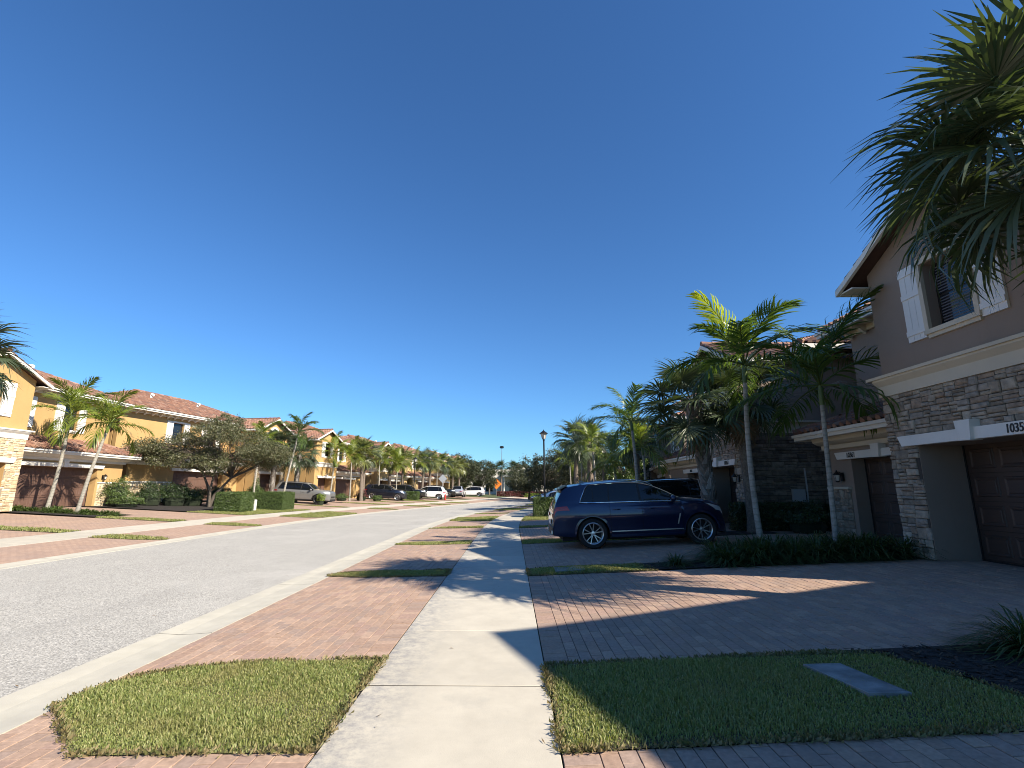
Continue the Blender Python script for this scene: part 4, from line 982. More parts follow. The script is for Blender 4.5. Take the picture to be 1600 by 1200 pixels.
# --- left near
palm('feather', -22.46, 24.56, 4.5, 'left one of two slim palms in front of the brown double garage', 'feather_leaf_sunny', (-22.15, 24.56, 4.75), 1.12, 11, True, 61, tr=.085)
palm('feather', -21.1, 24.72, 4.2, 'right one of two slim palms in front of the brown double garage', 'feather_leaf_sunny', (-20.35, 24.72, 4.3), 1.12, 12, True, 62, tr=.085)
palm('fan', -20.9, 17.9, 6.0, 'fan palm cut off by the left edge of the view', 'fan_leaf', (-20.75, 17.9, 6.2), 1.25, 28, True, 63, boots=True)
# --- left middle distance
palm('feather', -18.0, 39.6, 4.7, 'tall leaning feather palm beside the rear of the grey SUV', 'feather_leaf', (-17.2, 39.6, 5.55), 1.1, 12, True, 71)
palm('feather', -19.2, 37.6, 4.2, 'feather palm between the dark spreading tree and the leaning palm', 'feather_leaf_sunny', None, 1.1, 11, True, 72)
palm('fan', -18.9, 44.2, 4.0, 'fan palm right behind the leaning palm', 'fan_leaf', None, 1.25, 26, True, 73, boots=True)
palm('fan', -20.0, 42.0, 4.3, 'fan palm left of and behind the leaning palm', 'fan_leaf', None, 1.2, 24, True, 74, boots=True)
LP = [(-17.9, 49.6, 4.3, 'feather'), (-16.2, 50.6, 3.9, 'feather'), (-15.4, 51.8, 4.6, 'fan'), (-15.9, 54, 4.8, 'fan'), (-14.9, 56.5, 3.9, 'feather'), (-14.6, 60.5, 4.6, 'fan'), (-13.3, 58.6, 3.6, 'feather'), (-13.7, 63, 4.8, 'fan'),
      (-12.9, 66, 4.2, 'feather'), (-12.3, 69, 4.8, 'fan'), (-11.8, 72, 5, 'fan'), (-11.0, 74.5, 4.4, 'feather'), (-10.6, 78, 5, 'fan'), (-9.5, 81, 4.6, 'fan'), (-8.8, 84, 4.8, 'fan')]
for k, (x, y, h, kd) in enumerate(LP):
    palm(kd, x, y, h, '%s %s palm in the row beyond the grey SUV, counting from it' % (WORD[sorted(q[1] for q in LP if q[3] == kd).index(y)], 'fan' if kd == 'fan' else 'feather'), ('feather_leaf_sunny' if kd == 'feather' else ('fan_leaf_sunny' if k % 3 else 'fan_leaf')), None, 1.2, 20 if kd == 'fan' else 11, False, 80 + k, 'palms in the row across the road')
FP = [(-2.2, 108, 5.5), (.5, 110, 5.5), (2.4, 112, 5.2), (-4.8, 109, 5.2), (4.6, 106, 4.5), (7.5, 104, 4.8), (10.5, 101, 5)]
for k, (x, y, h) in enumerate(FP):
    palm('fan', x, y, h, '%s from the left of the small distant fan palms before the white clubhouse' % WORD[sorted(q[0] for q in FP).index(x)], 'fan_leaf', None, 1.25, 20, False, 120 + k, 'palms in front of the white clubhouse', zg=.3)

# --- broadleaf trees
def tree(label, base, stems, clumps, nleaf, lsize, mat, seed, group=None, trunk_r=.12):
    rng = np.random.default_rng(seed); R = empty('broadleaf_tree', base); tag(R, label, 'tree', group); m = MB(); r2 = random.Random(seed)
    for pts, r0 in stems: m.tube(pts, [r0 * (1 - .75 * k / (len(pts) - 1)) for k in range(len(pts))], 7)
    m.build('trunk', 'bark', R, 60); tw = MB(); C = []
    for (c, r, w) in clumps:
        n = int(nleaf * w); d = unit(rng.normal(size=(n, 3))); q = rng.uniform(.25, 1, (n, 1)) ** .45; sub = rng.normal(size=(max(5, n // 55), 3)); sub = unit(sub) * rng.uniform(.4, 1.0, (len(sub), 1)) ** .5
        ii = rng.integers(0, len(sub), n); pos = sub[ii] + rng.normal(size=(n, 3)) * (.17 + .16 * rng.random((n, 1)) ** 3)
        C.append(np.array(c) + pos * np.array(r)); 
        for k in range(3): 
            e = Vector(c) + Vector([float(v) for v in sub[k] * np.array(r)]); s = stems[r2.randrange(len(stems))][0]; tw.tube([s[len(s) // 2], Vector(s[-1]).lerp(Vector(c), .6), e], [.03, .02, .006], 5)
    tw.build('branches', 'bark', R, 60); C = np.concatenate(C); o = meshobj('crown', npmesh('crown', *leaf_quads(C, lsize, rng, .6, .45)), mat, R); o['kind'] = 'stuff'
    return R
rr = random.Random(5); cl = []
for k in range(40):
    a = rr.uniform(-1, 1); x = a * 4.0; zc = 3.5 + 1.25 * (1 - a * a) * rr.uniform(-.75, 1.25); cl.append(((x, rr.uniform(-1.7, 1.7), zc), (.95, .9, .5), 1))
for k in range(6): cl.append(((rr.uniform(-1.0, .8), rr.uniform(-.8, .8), rr.uniform(5.0, 5.9)), (.55, .55, .45), .6))
V_ = Vector
tree('dark spreading multi-stemmed tree in front of the wide golden house', (-19.7, 33.0, .33), [([V_((0, 0, -.1)), V_((.3, 0, .8)), V_((1.2, .1, 1.9)), V_((2.9, .2, 2.7))], .13), ([V_((-.1, .1, -.1)), V_((-.2, .2, 1.1)), V_((-.8, .2, 2.3)), V_((-2.6, .3, 3.2))], .12), ([V_((.1, -.1, -.1)), V_((.1, -.2, 1.2)), V_((.3, -.2, 2.6)), V_((.2, 0, 4.4))], .10)], cl, 1150, .060, 'oak_leaf', 3)
def round_tree(label, x, y, w, h0, h1, seed, mat='far_oak_leaf', n=34, nl=420, ls=.12, group='dark oaks at the far end of the street'):
    r3 = random.Random(seed); c = []
    for k in range(n):
        a = r3.uniform(0, 6.28); q = r3.random() ** .5; zz = r3.uniform(h0, h1); f = math.sqrt(max(.05, 1 - ((zz - (h0 + h1) / 2) / ((h1 - h0) / 2 + .4)) ** 2)); c.append(((math.cos(a) * q * w * f, math.sin(a) * q * w * f, zz), (w * .33, w * .33, w * .25), 1))
    z = ground_at(x, y); st = [([V_((0, 0, -.1)), V_((.1, 0, h0 * .8)), V_((s * w * .35, .2 * s, (h0 + h1) / 2))], .22) for s in (-1, .1, 1)]
    return tree(label, (x, y, z), st, c, nl, ls, mat, seed, group)
for k, (x, y, w, h0, h1) in enumerate([(5.6, 72, 3.8, 1.6, 6.6), (9.3, 66, 3.6, 1.6, 6.8), (2.9, 84, 3.4, 1.5, 5.0), (8.6, 79, 4, 1.5, 6.6), (13.0, 76, 4, 1.5, 7)]):
    round_tree('%s dark green oak right of the road near its far end' % ['leftmost tall', 'second', 'lowest', 'broad rear', 'rightmost'][k], x, y, w, h0, h1, 300 + k)
for k, (x, y, w, h0, h1) in enumerate([(-9.2, 90, 3.5, 1.6, 6.2), (-6.2, 96, 3.6, 1.6, 6.0), (-11, 99, 4, 1.6, 6.8)]):
    round_tree('%s dark green oak left of the road near its far end' % ['nearest', 'rightmost', 'farthest'][k], x, y, w, h0, h1, 320 + k, group='oaks left of the far end')
for k, (x, y, w) in enumerate([(7.9, 36.5, 1.7), (9.2, 40, 1.9), (10.2, 45, 2.2)]):
    round_tree('%s leafy shrub tree in the clump behind the right-hand palms' % ['nearest', 'middle', 'farthest'][k], x, y, w, .6, 3.6, 340 + k, 'shrub_leaf' if k else 'hedge_leaf', 22, 350, .08, 'shrub trees behind the palms')
# wood closing the horizon
rng = np.random.default_rng(9); n = 60000; A = rng.uniform(rad(-52), rad(52), n); D = rng.uniform(150, 175, n); top = 6.0 + 2.2 * np.sin(A * 23) + 1.5 * np.sin(A * 61 + 1) + 1.1 * np.sin(A * 137)
C = np.stack([np.sin(A) * D, np.cos(A) * D, rng.uniform(0, 1, n) ** .8 * top], 1)
o = meshobj('far_wood', npmesh('far_wood', *leaf_quads(C, .55, rng, .3, .6)), 'far_oak_leaf'); tag(o, 'dark line of far trees closing the horizon', 'trees', None, 'stuff')

# --- hedges and shrubs
def hedge(name, label, x0, x1, y0, y1, h, dens, ls, mat, seed, group, rz=0., zoff=0.):
    cx, cy = (x0 + x1) / 2, (y0 + y1) / 2; R = empty(name, (cx, cy, ground_at(cx, cy) + zoff), rz); tag(R, label, 'hedge', group); a, b = (x1 - x0) / 2, (y1 - y0) / 2
    m = MB(); m.box(-a + .05, a - .05, -b + .05, b - .05, 0, h - .06); m.build('twigs', 'hedge_core', R); rng = np.random.default_rng(seed); C = []; N = []
    for ax, s, ar in ((0, 1, b * 2 * h), (0, -1, b * 2 * h), (1, 1, a * 2 * h), (1, -1, a * 2 * h), (2, 1, 4 * a * b)):
        n = int(ar * dens); q = rng.uniform(-1, 1, (n, 3)) * np.array([a, b, h / 2]); q[:, 2] += h / 2; nr = np.zeros((n, 3)); nr[:, ax] = s
        dep = rng.normal(size=n) * .022 + .018 * np.sin(q.sum(1) * 9); lim = [a, b, h][ax]
        q[:, ax] = (s * lim if ax < 2 else h) + dep * s - s * .015; C.append(q); N.append(nr)
    C, N = np.concatenate(C), np.concatenate(N)
    # soften the arrises
    e = np.minimum(np.minimum(a - np.abs(C[:, 0]), b - np.abs(C[:, 1])) + 9, 9); k = (C[:, 2] > h - .06) & ((np.abs(C[:, 0]) > a - .05) | (np.abs(C[:, 1]) > b - .05)); C[k, 2] -= rng.uniform(.0, .05, k.sum())
    o = meshobj('foliage', npmesh('foliage', *leaf_quads(C, ls, rng, 0, .5, N)), mat, R); o['kind'] = 'stuff'; return R
def shrub(name, label, x, y, rx, ry, h, n, ls, mat, seed, cat='shrub', group=None, zoff=0., lump=.25):
    z = ground_at(x, y) + zoff; R = empty(name, (x, y, z)); tag(R, label, cat, group); rng = np.random.default_rng(seed); d = unit(rng.normal(size=(n, 3))); d[:, 2] = np.abs(d[:, 2]) * 1.0
    ph = rng.uniform(0, 6.28, 4); r = 1 + lump * (np.sin(d[:, 0] * 4 + ph[0]) * np.sin(d[:, 1] * 5 + ph[1]) + .6 * np.sin(d[:, 2] * 8 + ph[2]))
    C = d * (r * rng.uniform(.75, 1.05, n))[:, None] * np.array([rx, ry, h * .55]); C[:, 2] += h * .32; C[:, 2] = np.maximum(C[:, 2], .02)
    m = MB(); m.lathe([(0, 0), (.62, .02), (.72, h * .4 / h * .5), (.5, .62), (0, .74)], 10); m.v = [(v[0] * rx, v[1] * ry, v[2] * h) for v in m.v]; m.build('stems', 'hedge_core', R)
    o = meshobj('foliage', npmesh('foliage', *leaf_quads(C, ls, rng, .4, .5, d)), mat, R); o['kind'] = 'stuff'; return R
hedge('clipped_hedge', 'clipped box hedge beside the sidewalk behind the blue SUV', 1.3, 2.95, 29.0, 30.2, 1.05, 2600, .030, 'hedge_leaf', 1, None)
hedge('clipped_hedge', 'left one of two clipped hedges across the road', -17.4, -15.9, 29.7, 31.3, 1.12, 2200, .036, 'hedge_leaf', 2, None)
hedge('clipped_hedge', 'right one of two clipped hedges across the road', -16.8, -15.0, 33.2, 35.0, 1.12, 1900, .036, 'hedge_leaf', 3, None)
hedge('clipped_hedge', 'low hedge in front of the far dark cars on the right', 2.6, 4.6, 50, 51.2, .95, 800, .06, 'hedge_leaf', 4, None)
hedge('clipped_hedge', 'far hedge beside the dark SUV across the road', -12.9, -11.2, 60.2, 61.5, .95, 600, .06, 'hedge_leaf', 5, None)
hedge('clipped_hedge', 'dark hedge along the stone wall behind the SUV bonnet', 7.2, 10.2, 16.25, 16.85, .85, 1400, .035, 'shrub_leaf', 6, None)
hedge('red_hedge', 'red-leaved hedge across the far end of the road', -3, 12.5, 101.5, 103.0, 1.1, 260, .14, 'red_leaf', 7, None)
hedge('clipped_hedge', 'small green hedge in front of the red one at the road end', 2.5, 5.8, 100, 101, .8, 300, .12, 'bright_shrub_leaf', 8, None)
for k, (x, y, rx, ry, h, mt, lb) in enumerate([(-23.4, 30.0, .75, .7, 1.7, 'hedge_leaf', 'tall green bush beside the stone pier of the double garage'), (-22.4, 29.4, 1.0, .6, .7, 'hedge_leaf', 'low spreading bush right of the double garage'),
        (-22.6, 31.6, .9, .8, 1.5, 'shrub_leaf', 'dark shrub left of the spreading tree'), (-21.6, 32.4, .9, .8, 1.6, 'shrub_leaf', 'dark shrub directly under the left limb of the spreading tree'), (-21.0, 33.3, .9, .8, 1.4, 'shrub_leaf', 'dark shrub behind the spreading tree stems'), (-19.9, 34.2, .8, .8, 1.6, 'shrub_leaf', 'dark shrub right of the spreading tree stems'),
        (-19.4, 38.2, .5, .5, 1.9, 'hedge_leaf', 'egg-shaped clipped shrub behind the two hedges'), (-15.6, 41.4, .35, .35, 1.1, 'bright_shrub_leaf', 'small yellow-green ball shrub in front of the grey SUV'),
        (9.05, 15.6, .75, .6, 1.0, 'shrub_leaf', 'rounded dark shrub beside the small garage'), (-15.6, 52.5, .7, .6, 1.2, 'red_leaf', 'red shrub at the foot of the far palms'), (-16.8, 50.0, .7, .6, .8, 'hedge_leaf', 'low green shrub beyond the grey SUV'), (-14.2, 53.5, .6, .5, .6, 'hedge_leaf', 'small low shrub left of the dark SUV')]):
    shrub('shrub', lb, x, y, rx, ry, h, 3200 if k < 7 or k == 8 else 1500, .04, mt, 400 + k)
def liriope_mesh(seed, n=330, L=.62, w=.0075, mat='liriope_leaf'):
    rng = np.random.default_rng(seed); st = []
    for k in range(n):
        a = rng.uniform(0, 6.28); e = rng.uniform(.25, 1.3); l = L * rng.uniform(.65, 1.2); d = np.array([math.cos(a), math.sin(a), 0]); sv = np.array([-math.sin(a), math.cos(a), 0]); b = d * rng.uniform(0, .09) + sv * rng.normal() * .04; pts = []
        for s in (0, .35, .65, .85, 1.):
            th = e - (1.9 * (1 - e / 2.4)) * s; r = s * l * math.cos(e) * (1 + .25 * s); z = s * l * math.sin(e) - l * .62 * s ** 2.6 * (1.25 - .45 * e); pts.append(b + d * r + np.array([0, 0, max(.01, z)]))
        st.append((np.array(pts), np.array([sv * w * .8, sv * w, sv * w, sv * w * .7, sv * w * .1])))
    return me_of('blades', strip_mesh('l', st), mat)
LIR = [liriope_mesh(500 + i) for i in range(4)] + [liriope_mesh(520 + i, 240, .42, .012, 'hedge_leaf') for i in range(2)]
def liriope(x, y, s, label, group='strappy border-grass clumps in the bed', i=0):
    R = empty('border_grass', (x, y, ground_at(x, y) + .015)); tag(R, label, 'plant', group); o = link(bpy.data.objects.new('blades', LIR[i]), R); o.scale = (s, s, s * random.uniform(.85, 1.1)); o.rotation_euler = (0, 0, random.uniform(0, 6.28)); o['kind'] = 'stuff'
liriope(4.62, 4.75, .95, 'big strappy clump in the mulch by the concrete lid', None, 1); liriope(5.0, 4.6, .95, 'strappy clump cut off by the right edge of the view', None, 2)
liriope(3.25, 10.25, .7, 'leftmost small strappy clump in front of the SUV front wheel', None, 3)
i = 0
for x in np.arange(4.3, 7.8, .42):
    for yy in (10.25, 10.72):
        liriope(float(x) + random.uniform(-.1, .1), yy + random.uniform(-.08, .08), random.uniform(1.05, 1.35), 'strappy clump in the dense row at the feet of the slim palms', 'strappy clumps in the dense row', i % 4); i += 1
for k, x in enumerate(np.arange(-23.7, -18.4, .36)):
    liriope(float(x), 24.0 + random.uniform(-.2, .5), random.uniform(.8, 1.1), 'low strappy clump at the feet of the two palms by the double garage', 'clumps by the double garage', 4 + k % 2)
#@@PART4
# ------------------------------------------------------------------ vehicles
def interp(pts, x):
    if x <= pts[0][0]: return pts[0][1]
    for k in range(len(pts) - 1):
        (a, b), (c, d) = pts[k], pts[k + 1]
        if x <= c:
            # monotone cubic-ish blend
            t_ = (x - a) / (c - a); m0 = (pts[k + 1][1] - pts[k - 1][1]) / (pts[k + 1][0] - pts[k - 1][0]) if k else (d - b) / (c - a)
            m1 = (pts[k + 2][1] - b) / (pts[k + 2][0] - a) if k + 2 < len(pts) else (d - b) / (c - a)
            h = c - a; return (2 * t_ ** 3 - 3 * t_ ** 2 + 1) * b + (t_ ** 3 - 2 * t_ ** 2 + t_) * h * m0 + (-2 * t_ ** 3 + 3 * t_ ** 2) * d + (t_ ** 3 - t_ ** 2) * h * m1
    return pts[-1][1]
SPEC = {
 'suv': dict(L=4.93, W=2.0, top=[(0, .84), (.025, 1.03), (.06, 1.13), (.14, 1.30), (.29, 1.54), (.44, 1.635), (.8, 1.69), (1.3, 1.72), (1.9, 1.74), (2.4, 1.72), (2.75, 1.64), (3.1, 1.49), (3.48, 1.285), (3.66, 1.235), (4.0, 1.205), (4.45, 1.145), (4.70, 1.075), (4.84, .96), (4.90, .80), (4.93, .62)],
    belt=[(0, 1.14), (.5, 1.165), (1.2, 1.15), (2, 1.135), (3.5, 1.115), (4.3, 1.05), (4.93, .93)], ax=(1.06, 4.03), r=.388, sill=.31, win=(.76, 3.46), pil=(1.12, 1.55, 2.42), ws=(2.72, 3.52), rw=(.09, .36), doors=(1.56, 2.44, 3.54), arch=.44),
 'boxy': dict(L=4.82, W=1.94, top=[(0, .85), (.03, 1.05), (.08, 1.18), (.25, 1.50), (.42, 1.68), (.9, 1.75), (1.9, 1.76), (2.6, 1.72), (2.90, 1.62), (3.20, 1.40), (3.45, 1.235), (3.62, 1.20), (4.0, 1.185), (4.5, 1.15), (4.70, 1.10), (4.785, 1.02), (4.815, .9), (4.82, .72)],
    belt=[(0, 1.10), (2, 1.085), (3.6, 1.06), (4.82, .98)], ax=(.95, 3.87), r=.385, sill=.34, win=(.42, 3.40), pil=(1.0, 1.38, 2.38), ws=(2.86, 3.50), rw=(.12, .44), doors=(1.34, 2.4, 3.45), arch=.45),
 'wagon': dict(L=4.85, W=1.92, top=[(0, .80), (.03, .98), (.09, 1.10), (.25, 1.36), (.48, 1.60), (.8, 1.66), (1.8, 1.70), (2.5, 1.66), (3.0, 1.50), (3.4, 1.27), (3.75, 1.09), (4.1, 1.04), (4.55, .93), (4.78, .8), (4.85, .66)],
    belt=[(0, 1.02), (2, .99), (3.7, .96), (4.85, .86)], ax=(.92, 3.80), r=.35, sill=.27, win=(.5, 3.62), pil=(1.05, 1.5, 2.45), ws=(2.85, 3.7), rw=(.14, .5), doors=(1.4, 2.45, 3.5), arch=.40),
 'sedan': dict(L=4.75, W=1.83, top=[(0, .72), (.04, .92), (.15, 1.00), (.55, 1.04), (.75, 1.10), (1.2, 1.34), (1.6, 1.43), (2.1, 1.455), (2.6, 1.40), (3.0, 1.22), (3.4, 1.0), (3.8, .95), (4.4, .84), (4.68, .72), (4.75, .58)],
    belt=[(0, .92), (2, .91), (3.4, .88), (4.75, .76)], ax=(.95, 3.75), r=.325, sill=.23, win=(.95, 3.25), pil=(1.3, 1.5, 2.35), ws=(2.55, 3.3), rw=(.75, 1.35), doors=(1.35, 2.38, 3.3), arch=.37)}
def _fit(c, s, f):      # foreshorten the long SUV: overall length s, front overhang f
    a = c['ax'][1]; g = lambda x: s * (x if x < a else a + (x - a) * f)
    for k in ('top', 'belt'): c[k] = [(g(x), z) for x, z in c[k]]
    for k in ('ax', 'win', 'pil', 'ws', 'rw', 'doors'): c[k] = tuple(g(x) for x in c[k])
    c['L'] = g(c['L'])
_fit(SPEC['suv'], .96, .86)
WHEELS = {}
def wheel_meshes(r, rim, spokes):
    k = (r, rim, spokes)
    if k in WHEELS: return WHEELS[k]
    w = .125; t_ = MB(); ri = r * .72
    t_.lathe([(ri, -w + .01), (ri + .02, -w), (r - .03, -w), (r - .008, -w + .03), (r, -w + .06), (r, w - .06), (r - .008, w - .03), (r - .03, w), (ri + .02, w), (ri, w - .01)], 36, 'y'); a = t_.mesh('tyre', 35); a.materials.append(MATS['rubber'])
    b = MB(); b.lathe([(ri, -w + .012), (ri - .012, -w + .006), (ri - .03, -w + .02), (ri - .03, .05), (0.0, .06)], 36, 'y'); bm = b.mesh('rim', 35); bm.materials.append(MATS[rim])
    d = MB(); d.lathe([(ri - .032, .045), (.0, .03)], 24, 'y'); dk = d.mesh('brake', 35); dk.materials.append(MATS['gasket'])
    s = MB(); n = spokes
    for j in range(n):
        for q in (-1, 1):
            an = 2 * math.pi * j / n + q * .07; an2 = 2 * math.pi * j / n + q * .24
            p0 = Vector((.05 * math.cos(an), -w + .045, .05 * math.sin(an))); p1 = Vector(((ri - .02) * math.cos(an2), -w + .03, (ri - .02) * math.sin(an2))); dd = (p1 - p0).normalized(); sd = dd.cross(Vector((0, 1, 0))).normalized(); h0, h1 = .008, .009
            i = s.p(*[tuple(v) for v in (p0 - sd * h0, p0 + sd * h0, p1 + sd * h1, p1 - sd * h1, p0 - sd * h0 * 1.6 + Vector((0, .035, 0)), p0 + sd * h0 * 1.6 + Vector((0, .035, 0)), p1 + sd * h1 * 1.5 + Vector((0, .03, 0)), p1 - sd * h1 * 1.5 + Vector((0, .03, 0)))])
            s.f += [(i, i + 1, i + 2, i + 3), (i, i + 3, i + 7, i + 4), (i + 1, i + 5, i + 6, i + 2)]
    s.lathe([(0, -w + .03), (.055, -w + .034), (.062, -w + .06)], 14, 'y'); sm = s.mesh('spokes'); sm.materials.append(MATS[rim])
    WHEELS[k] = (a, bm, dk, sm); return WHEELS[k]
def car(kind, label, cat, loc, rz, paint, pitch=0., rim='alloy', spokes=5, chrome=False, hi=False, glass='car_glass', group=None):
    c = SPEC[kind]; L, W_ = c['L'], c['W']; R = empty('parked_car', loc, 0); R.rotation_euler = Matrix.Rotation(rz, 3, 'Z').to_euler(); 
    R.rotation_euler = (Matrix.Rotation(rz, 3, 'Z') @ Matrix.Rotation(-pitch, 3, 'Y')).to_euler(); tag(R, label, cat, group)
    hw = W_ / 2; cx = L / 2
    def wid(x):
        a = max(0, 1 - x / .75); b = max(0, 1 - (L - x) / 1.05); return hw * (1 - .17 * a ** 2.0 - .36 * b ** 2.1)
    def ztop(x): return interp(c['top'], x)
    def zbelt(x): return min(interp(c['belt'], x), ztop(x) - .075)
    def zbot(x):
        z = c['sill'] + .0
        if x < .5: z += .05 * (1 - x / .5)
        if x > L - .5: z -= .03 * (1 - (L - x) / .5)
        for a in c['ax']:
            q = c['arch'] ** 2 - (x - a) ** 2
            if q > 0: z = max(z, c['r'] + math.sqrt(q))
        return z
    SH = [(0, .93), (.06, .962), (.16, .972), (.30, .976), (.44, .985), (.58, 1.0), (.70, .998), (.80, .985), (.90, .972), (.97, .955), (1, .935)]
    def side(x, t):   # t 0..1 lower body
        z0, z1 = zbot(x), zbelt(x); s = c['sill']; z = z0 + (z1 - z0) * t; tt = max(0, min(1, (z - s) / max(.05, z1 - s)))
        for k in range(len(SH) - 1):
            if tt <= SH[k + 1][0]:
                f = (tt - SH[k][0]) / (SH[k + 1][0] - SH[k][0]); w = SH[k][1] * (1 - f) + SH[k + 1][1] * f; break
        return wid(x) * w, z
    def green(x, s):   # s 0..1 belt to roof rail
        z0 = zbelt(x); zt = ztop(x) - .055; h = zt - z0; yb = wid(x) * .935; q = min(1, max(0, h / .55)); yr = yb - (.02 + .23 * q) * (1 if h > .05 else h / .05)
        return yb + (yr - yb) * (s ** 1.25), z0 + h * s
    def topc(x, q):   # q 0 rail .. 1 centre
        y, z = green(x, 1); return y * (1 - q), z + .055 * math.sin(q * math.pi / 2) ** .8
    xs = set([0, .012, .03, .06, .1, .15, L - .15, L - .1, L - .06, L - .03, L - .012, L])
    x = 0
    while x < L: xs.add(round(x, 3)); x += .07 if hi else .11
    for a in c['ax']:
        for k in range(19): xs.add(round(a - c['arch'] * math.cos(math.pi * k / 18), 4))
    xs = sorted(xs); TS = [0, .05, .12, .22, .34, .46, .58, .68, .78, .86, .93, 1]; GS = [.06, .25, .5, .75, .92, 1]; QS = [.08, .2, .4, .65, 1]
    def sec(x): return [(x, *side(x, t_)) for t_ in TS] + [(x, *green(x, s)) for s in GS] + [(x, *topc(x, q)) for q in QS]
    B = MB(lambda x, y, z: (x - cx, y, z)); rowsL = [[(x, y, z) for x, y, z in sec(x)] + [(x, -y, z) for x, y, z in sec(x)[-2::-1]] for x in xs]
    B.grid(rowsL); n = len(rowsL[0])
    for r in (rowsL[0], rowsL[-1]):   # end caps
        h = n // 2; B.grid([[r[k], r[n - 1 - k]] for k in range(h + 1)])
    body = B.build('body', paint, R, 38)
    T = lambda: MB(lambda x, y, z: (x - cx, y, z))
    def patch(fn, xa, xb, ta, tb, o=.004, nx=14, nt=5, mat='car_glass', name='window', par=R, sides=(1, -1), ends=None):
        for s in sides:
            m = T(); rows = []
            for k in range(nx + 1):
                q = k / nx; r = []
                for j in range(nt + 1):
                    f = j / nt; xa_, xb_ = (xa, xb) if ends is None else ends(f); x = xa_ + (xb_ - xa_) * q
                    y, z = fn(x, ta + (tb - ta) * f); r.append((x, s * (y + o), z + (o * .6 if fn is topc else 0)))
                rows.append(r)
            m.grid(rows); m.build(name, mat, par, 40)
    # glazing
    wa, wb = c['win']; pl = c['pil']; G0, G1 = .07, .90
    fe = lambda a, b, ra=0., rb=0.: (lambda f: (a + ra * f, b + rb * f))
    spans = [(wa + .02, pl[0] - .015, .26, .02), (pl[0] + .015, pl[1] - .02, .02, .05), (pl[1] + .02, pl[2] - .03, .05, 0), (pl[2] + .03, wb - .02, 0, -.02)] if hi else [(wa + .02, pl[0] - .02, .22, 0), (pl[0] + .02, pl[2] - .03, 0, 0), (pl[2] + .03, wb, 0, -.02)]
    for a, b, ra, rb in spans: patch(green, a, b, G0, G1, .005, 14, 5, glass, 'window', R, (1, -1), fe(a, b, ra, rb))
    patch(green, wa, wb, .02, .955, .0025, 40, 6, 'black_plastic', 'window_surround', R, (1, -1), fe(wa - .02, wb + .04, .25, 0))
    def topglass(xa, xb, name):
        m = T(); rows = []
        for k in range(13):
            x = xa + (xb - xa) * k / 12; rows.append([(x, y, z + .004) for y, z in [topc(x, q) for q in (.10, .3, .6, 1)]] + [(x, -y, z + .004) for y, z in [topc(x, q) for q in (.6, .3, .10)]])
        m.grid(rows); m.build(name, glass, R, 40)
    topglass(*c['ws'], 'windscreen'); topglass(*c['rw'], 'rear_window')
    if chrome:
        for s in (1, -1):
            m = T(); lo = [(x, *green(x, .035)) for x in np.linspace(wa - .01, wb + .05, 30)]; hi_ = [(x, *green(x, .95)) for x in np.linspace(wa + .26, wb + .02, 30)]
            mid = [(wa + .02, *green(wa + .02, .22)), (wa + .09, *green(wa + .09, .5)), (wa + .17, *green(wa + .17, .8))]
            pts = lo[::-1] + mid + hi_; m2 = MB(); m2.tube([(x - cx, s * (y + .006), z) for x, y, z in pts], .016, 6); m2.build('chrome_trim', 'chrome', R, 60)
    # shut lines, handles, sill strips
    for s in (1, -1):
        m = T()
        for xd in c['doors']:
            ts = np.linspace(.06, 1, 12); lean = .0
            for k in range(11):
                y0, z0 = side(xd, ts[k]); y1, z1 = side(xd, ts[k + 1])
                if zbot(xd) > c['sill'] + .02 and False: pass
                m.poly((xd - .004, s * (y0 + .0015), z0), (xd + .004, s * (y0 + .0015), z0), (xd + .004, s * (y1 + .0015), z1), (xd - .004, s * (y1 + .0015), z1))
        m.build('shut_lines', 'gasket', body)
        for xd in c['doors'][:-1]:
            xh = xd + (.78 if xd == c['doors'][1] else .72) - .55; y, z = side(xh, .80); m = MB(); m.tube([(xh - .1 - cx, s * (y + .004), z), (xh - .07 - cx, s * (y + .028), z + .004), (xh + .07 - cx, s * (y + .028), z + .006), (xh + .1 - cx, s * (y + .004), z + .004)], .013, 6); m.build('door_handle', paint, R, 60)
        xa, xb = c['ax'][0] + c['arch'] + .04, c['ax'][1] - c['arch'] - .04; m = T(); y, z = side((xa + xb) / 2, .02); m.box(xa, xb, min(s * (y - .1), s * (y + .012)), max(s * (y - .1), s * (y + .012)), z - .05, z + .055); sk = m.build('sill', 'black_plastic' if not chrome else paint, R)
        if chrome:
            m = T(); y, z = side((xa + xb) / 2, .14); m.box(xa + .02, xb, min(s * (y - .01), s * (y + .014)), max(s * (y - .01), s * (y + .014)), z - .012, z + .012); m.build('sill_trim', 'alloy', R)
            m = T(); x0 = c['ax'][1] - c['arch'] - .20; y, z = side(x0, .42); y2, _ = side(x0, .55)
            m.poly(*[(x0 + a, s * (max(y, y2) + .012), z + b) for a, b in ((0, -.10), (.035, -.10), (.115, .16), (.08, .16))]); m.poly(*[(x0 + a, s * (max(y, y2) + .016), z + b) for a, b in ((.012, -.085), (.026, -.085), (.098, .145), (.084, .145))])
            o = m.build('fender_vent', 'alloy', R)
        # mirrors
        xm = c['ws'][1] - .22; y, z = green(xm, .12); m = MB(); m.lathe([(0, -.10), (.055, -.085), (.085, -.03), (.088, .05), (.06, .095), (0, .10)], 12, 'y', (0, 0, 0)); m.v = [(v[0] * .95 + xm - cx, s * (y + .17) + v[1] * 1.05, z + .06 + v[2] * .95) for v in m.v]; m.tube([(xm - cx, s * (y - .02), z), (xm - cx, s * (y + .12), z + .03)], .025, 6); m.build('wing_mirror', paint, R, 50)
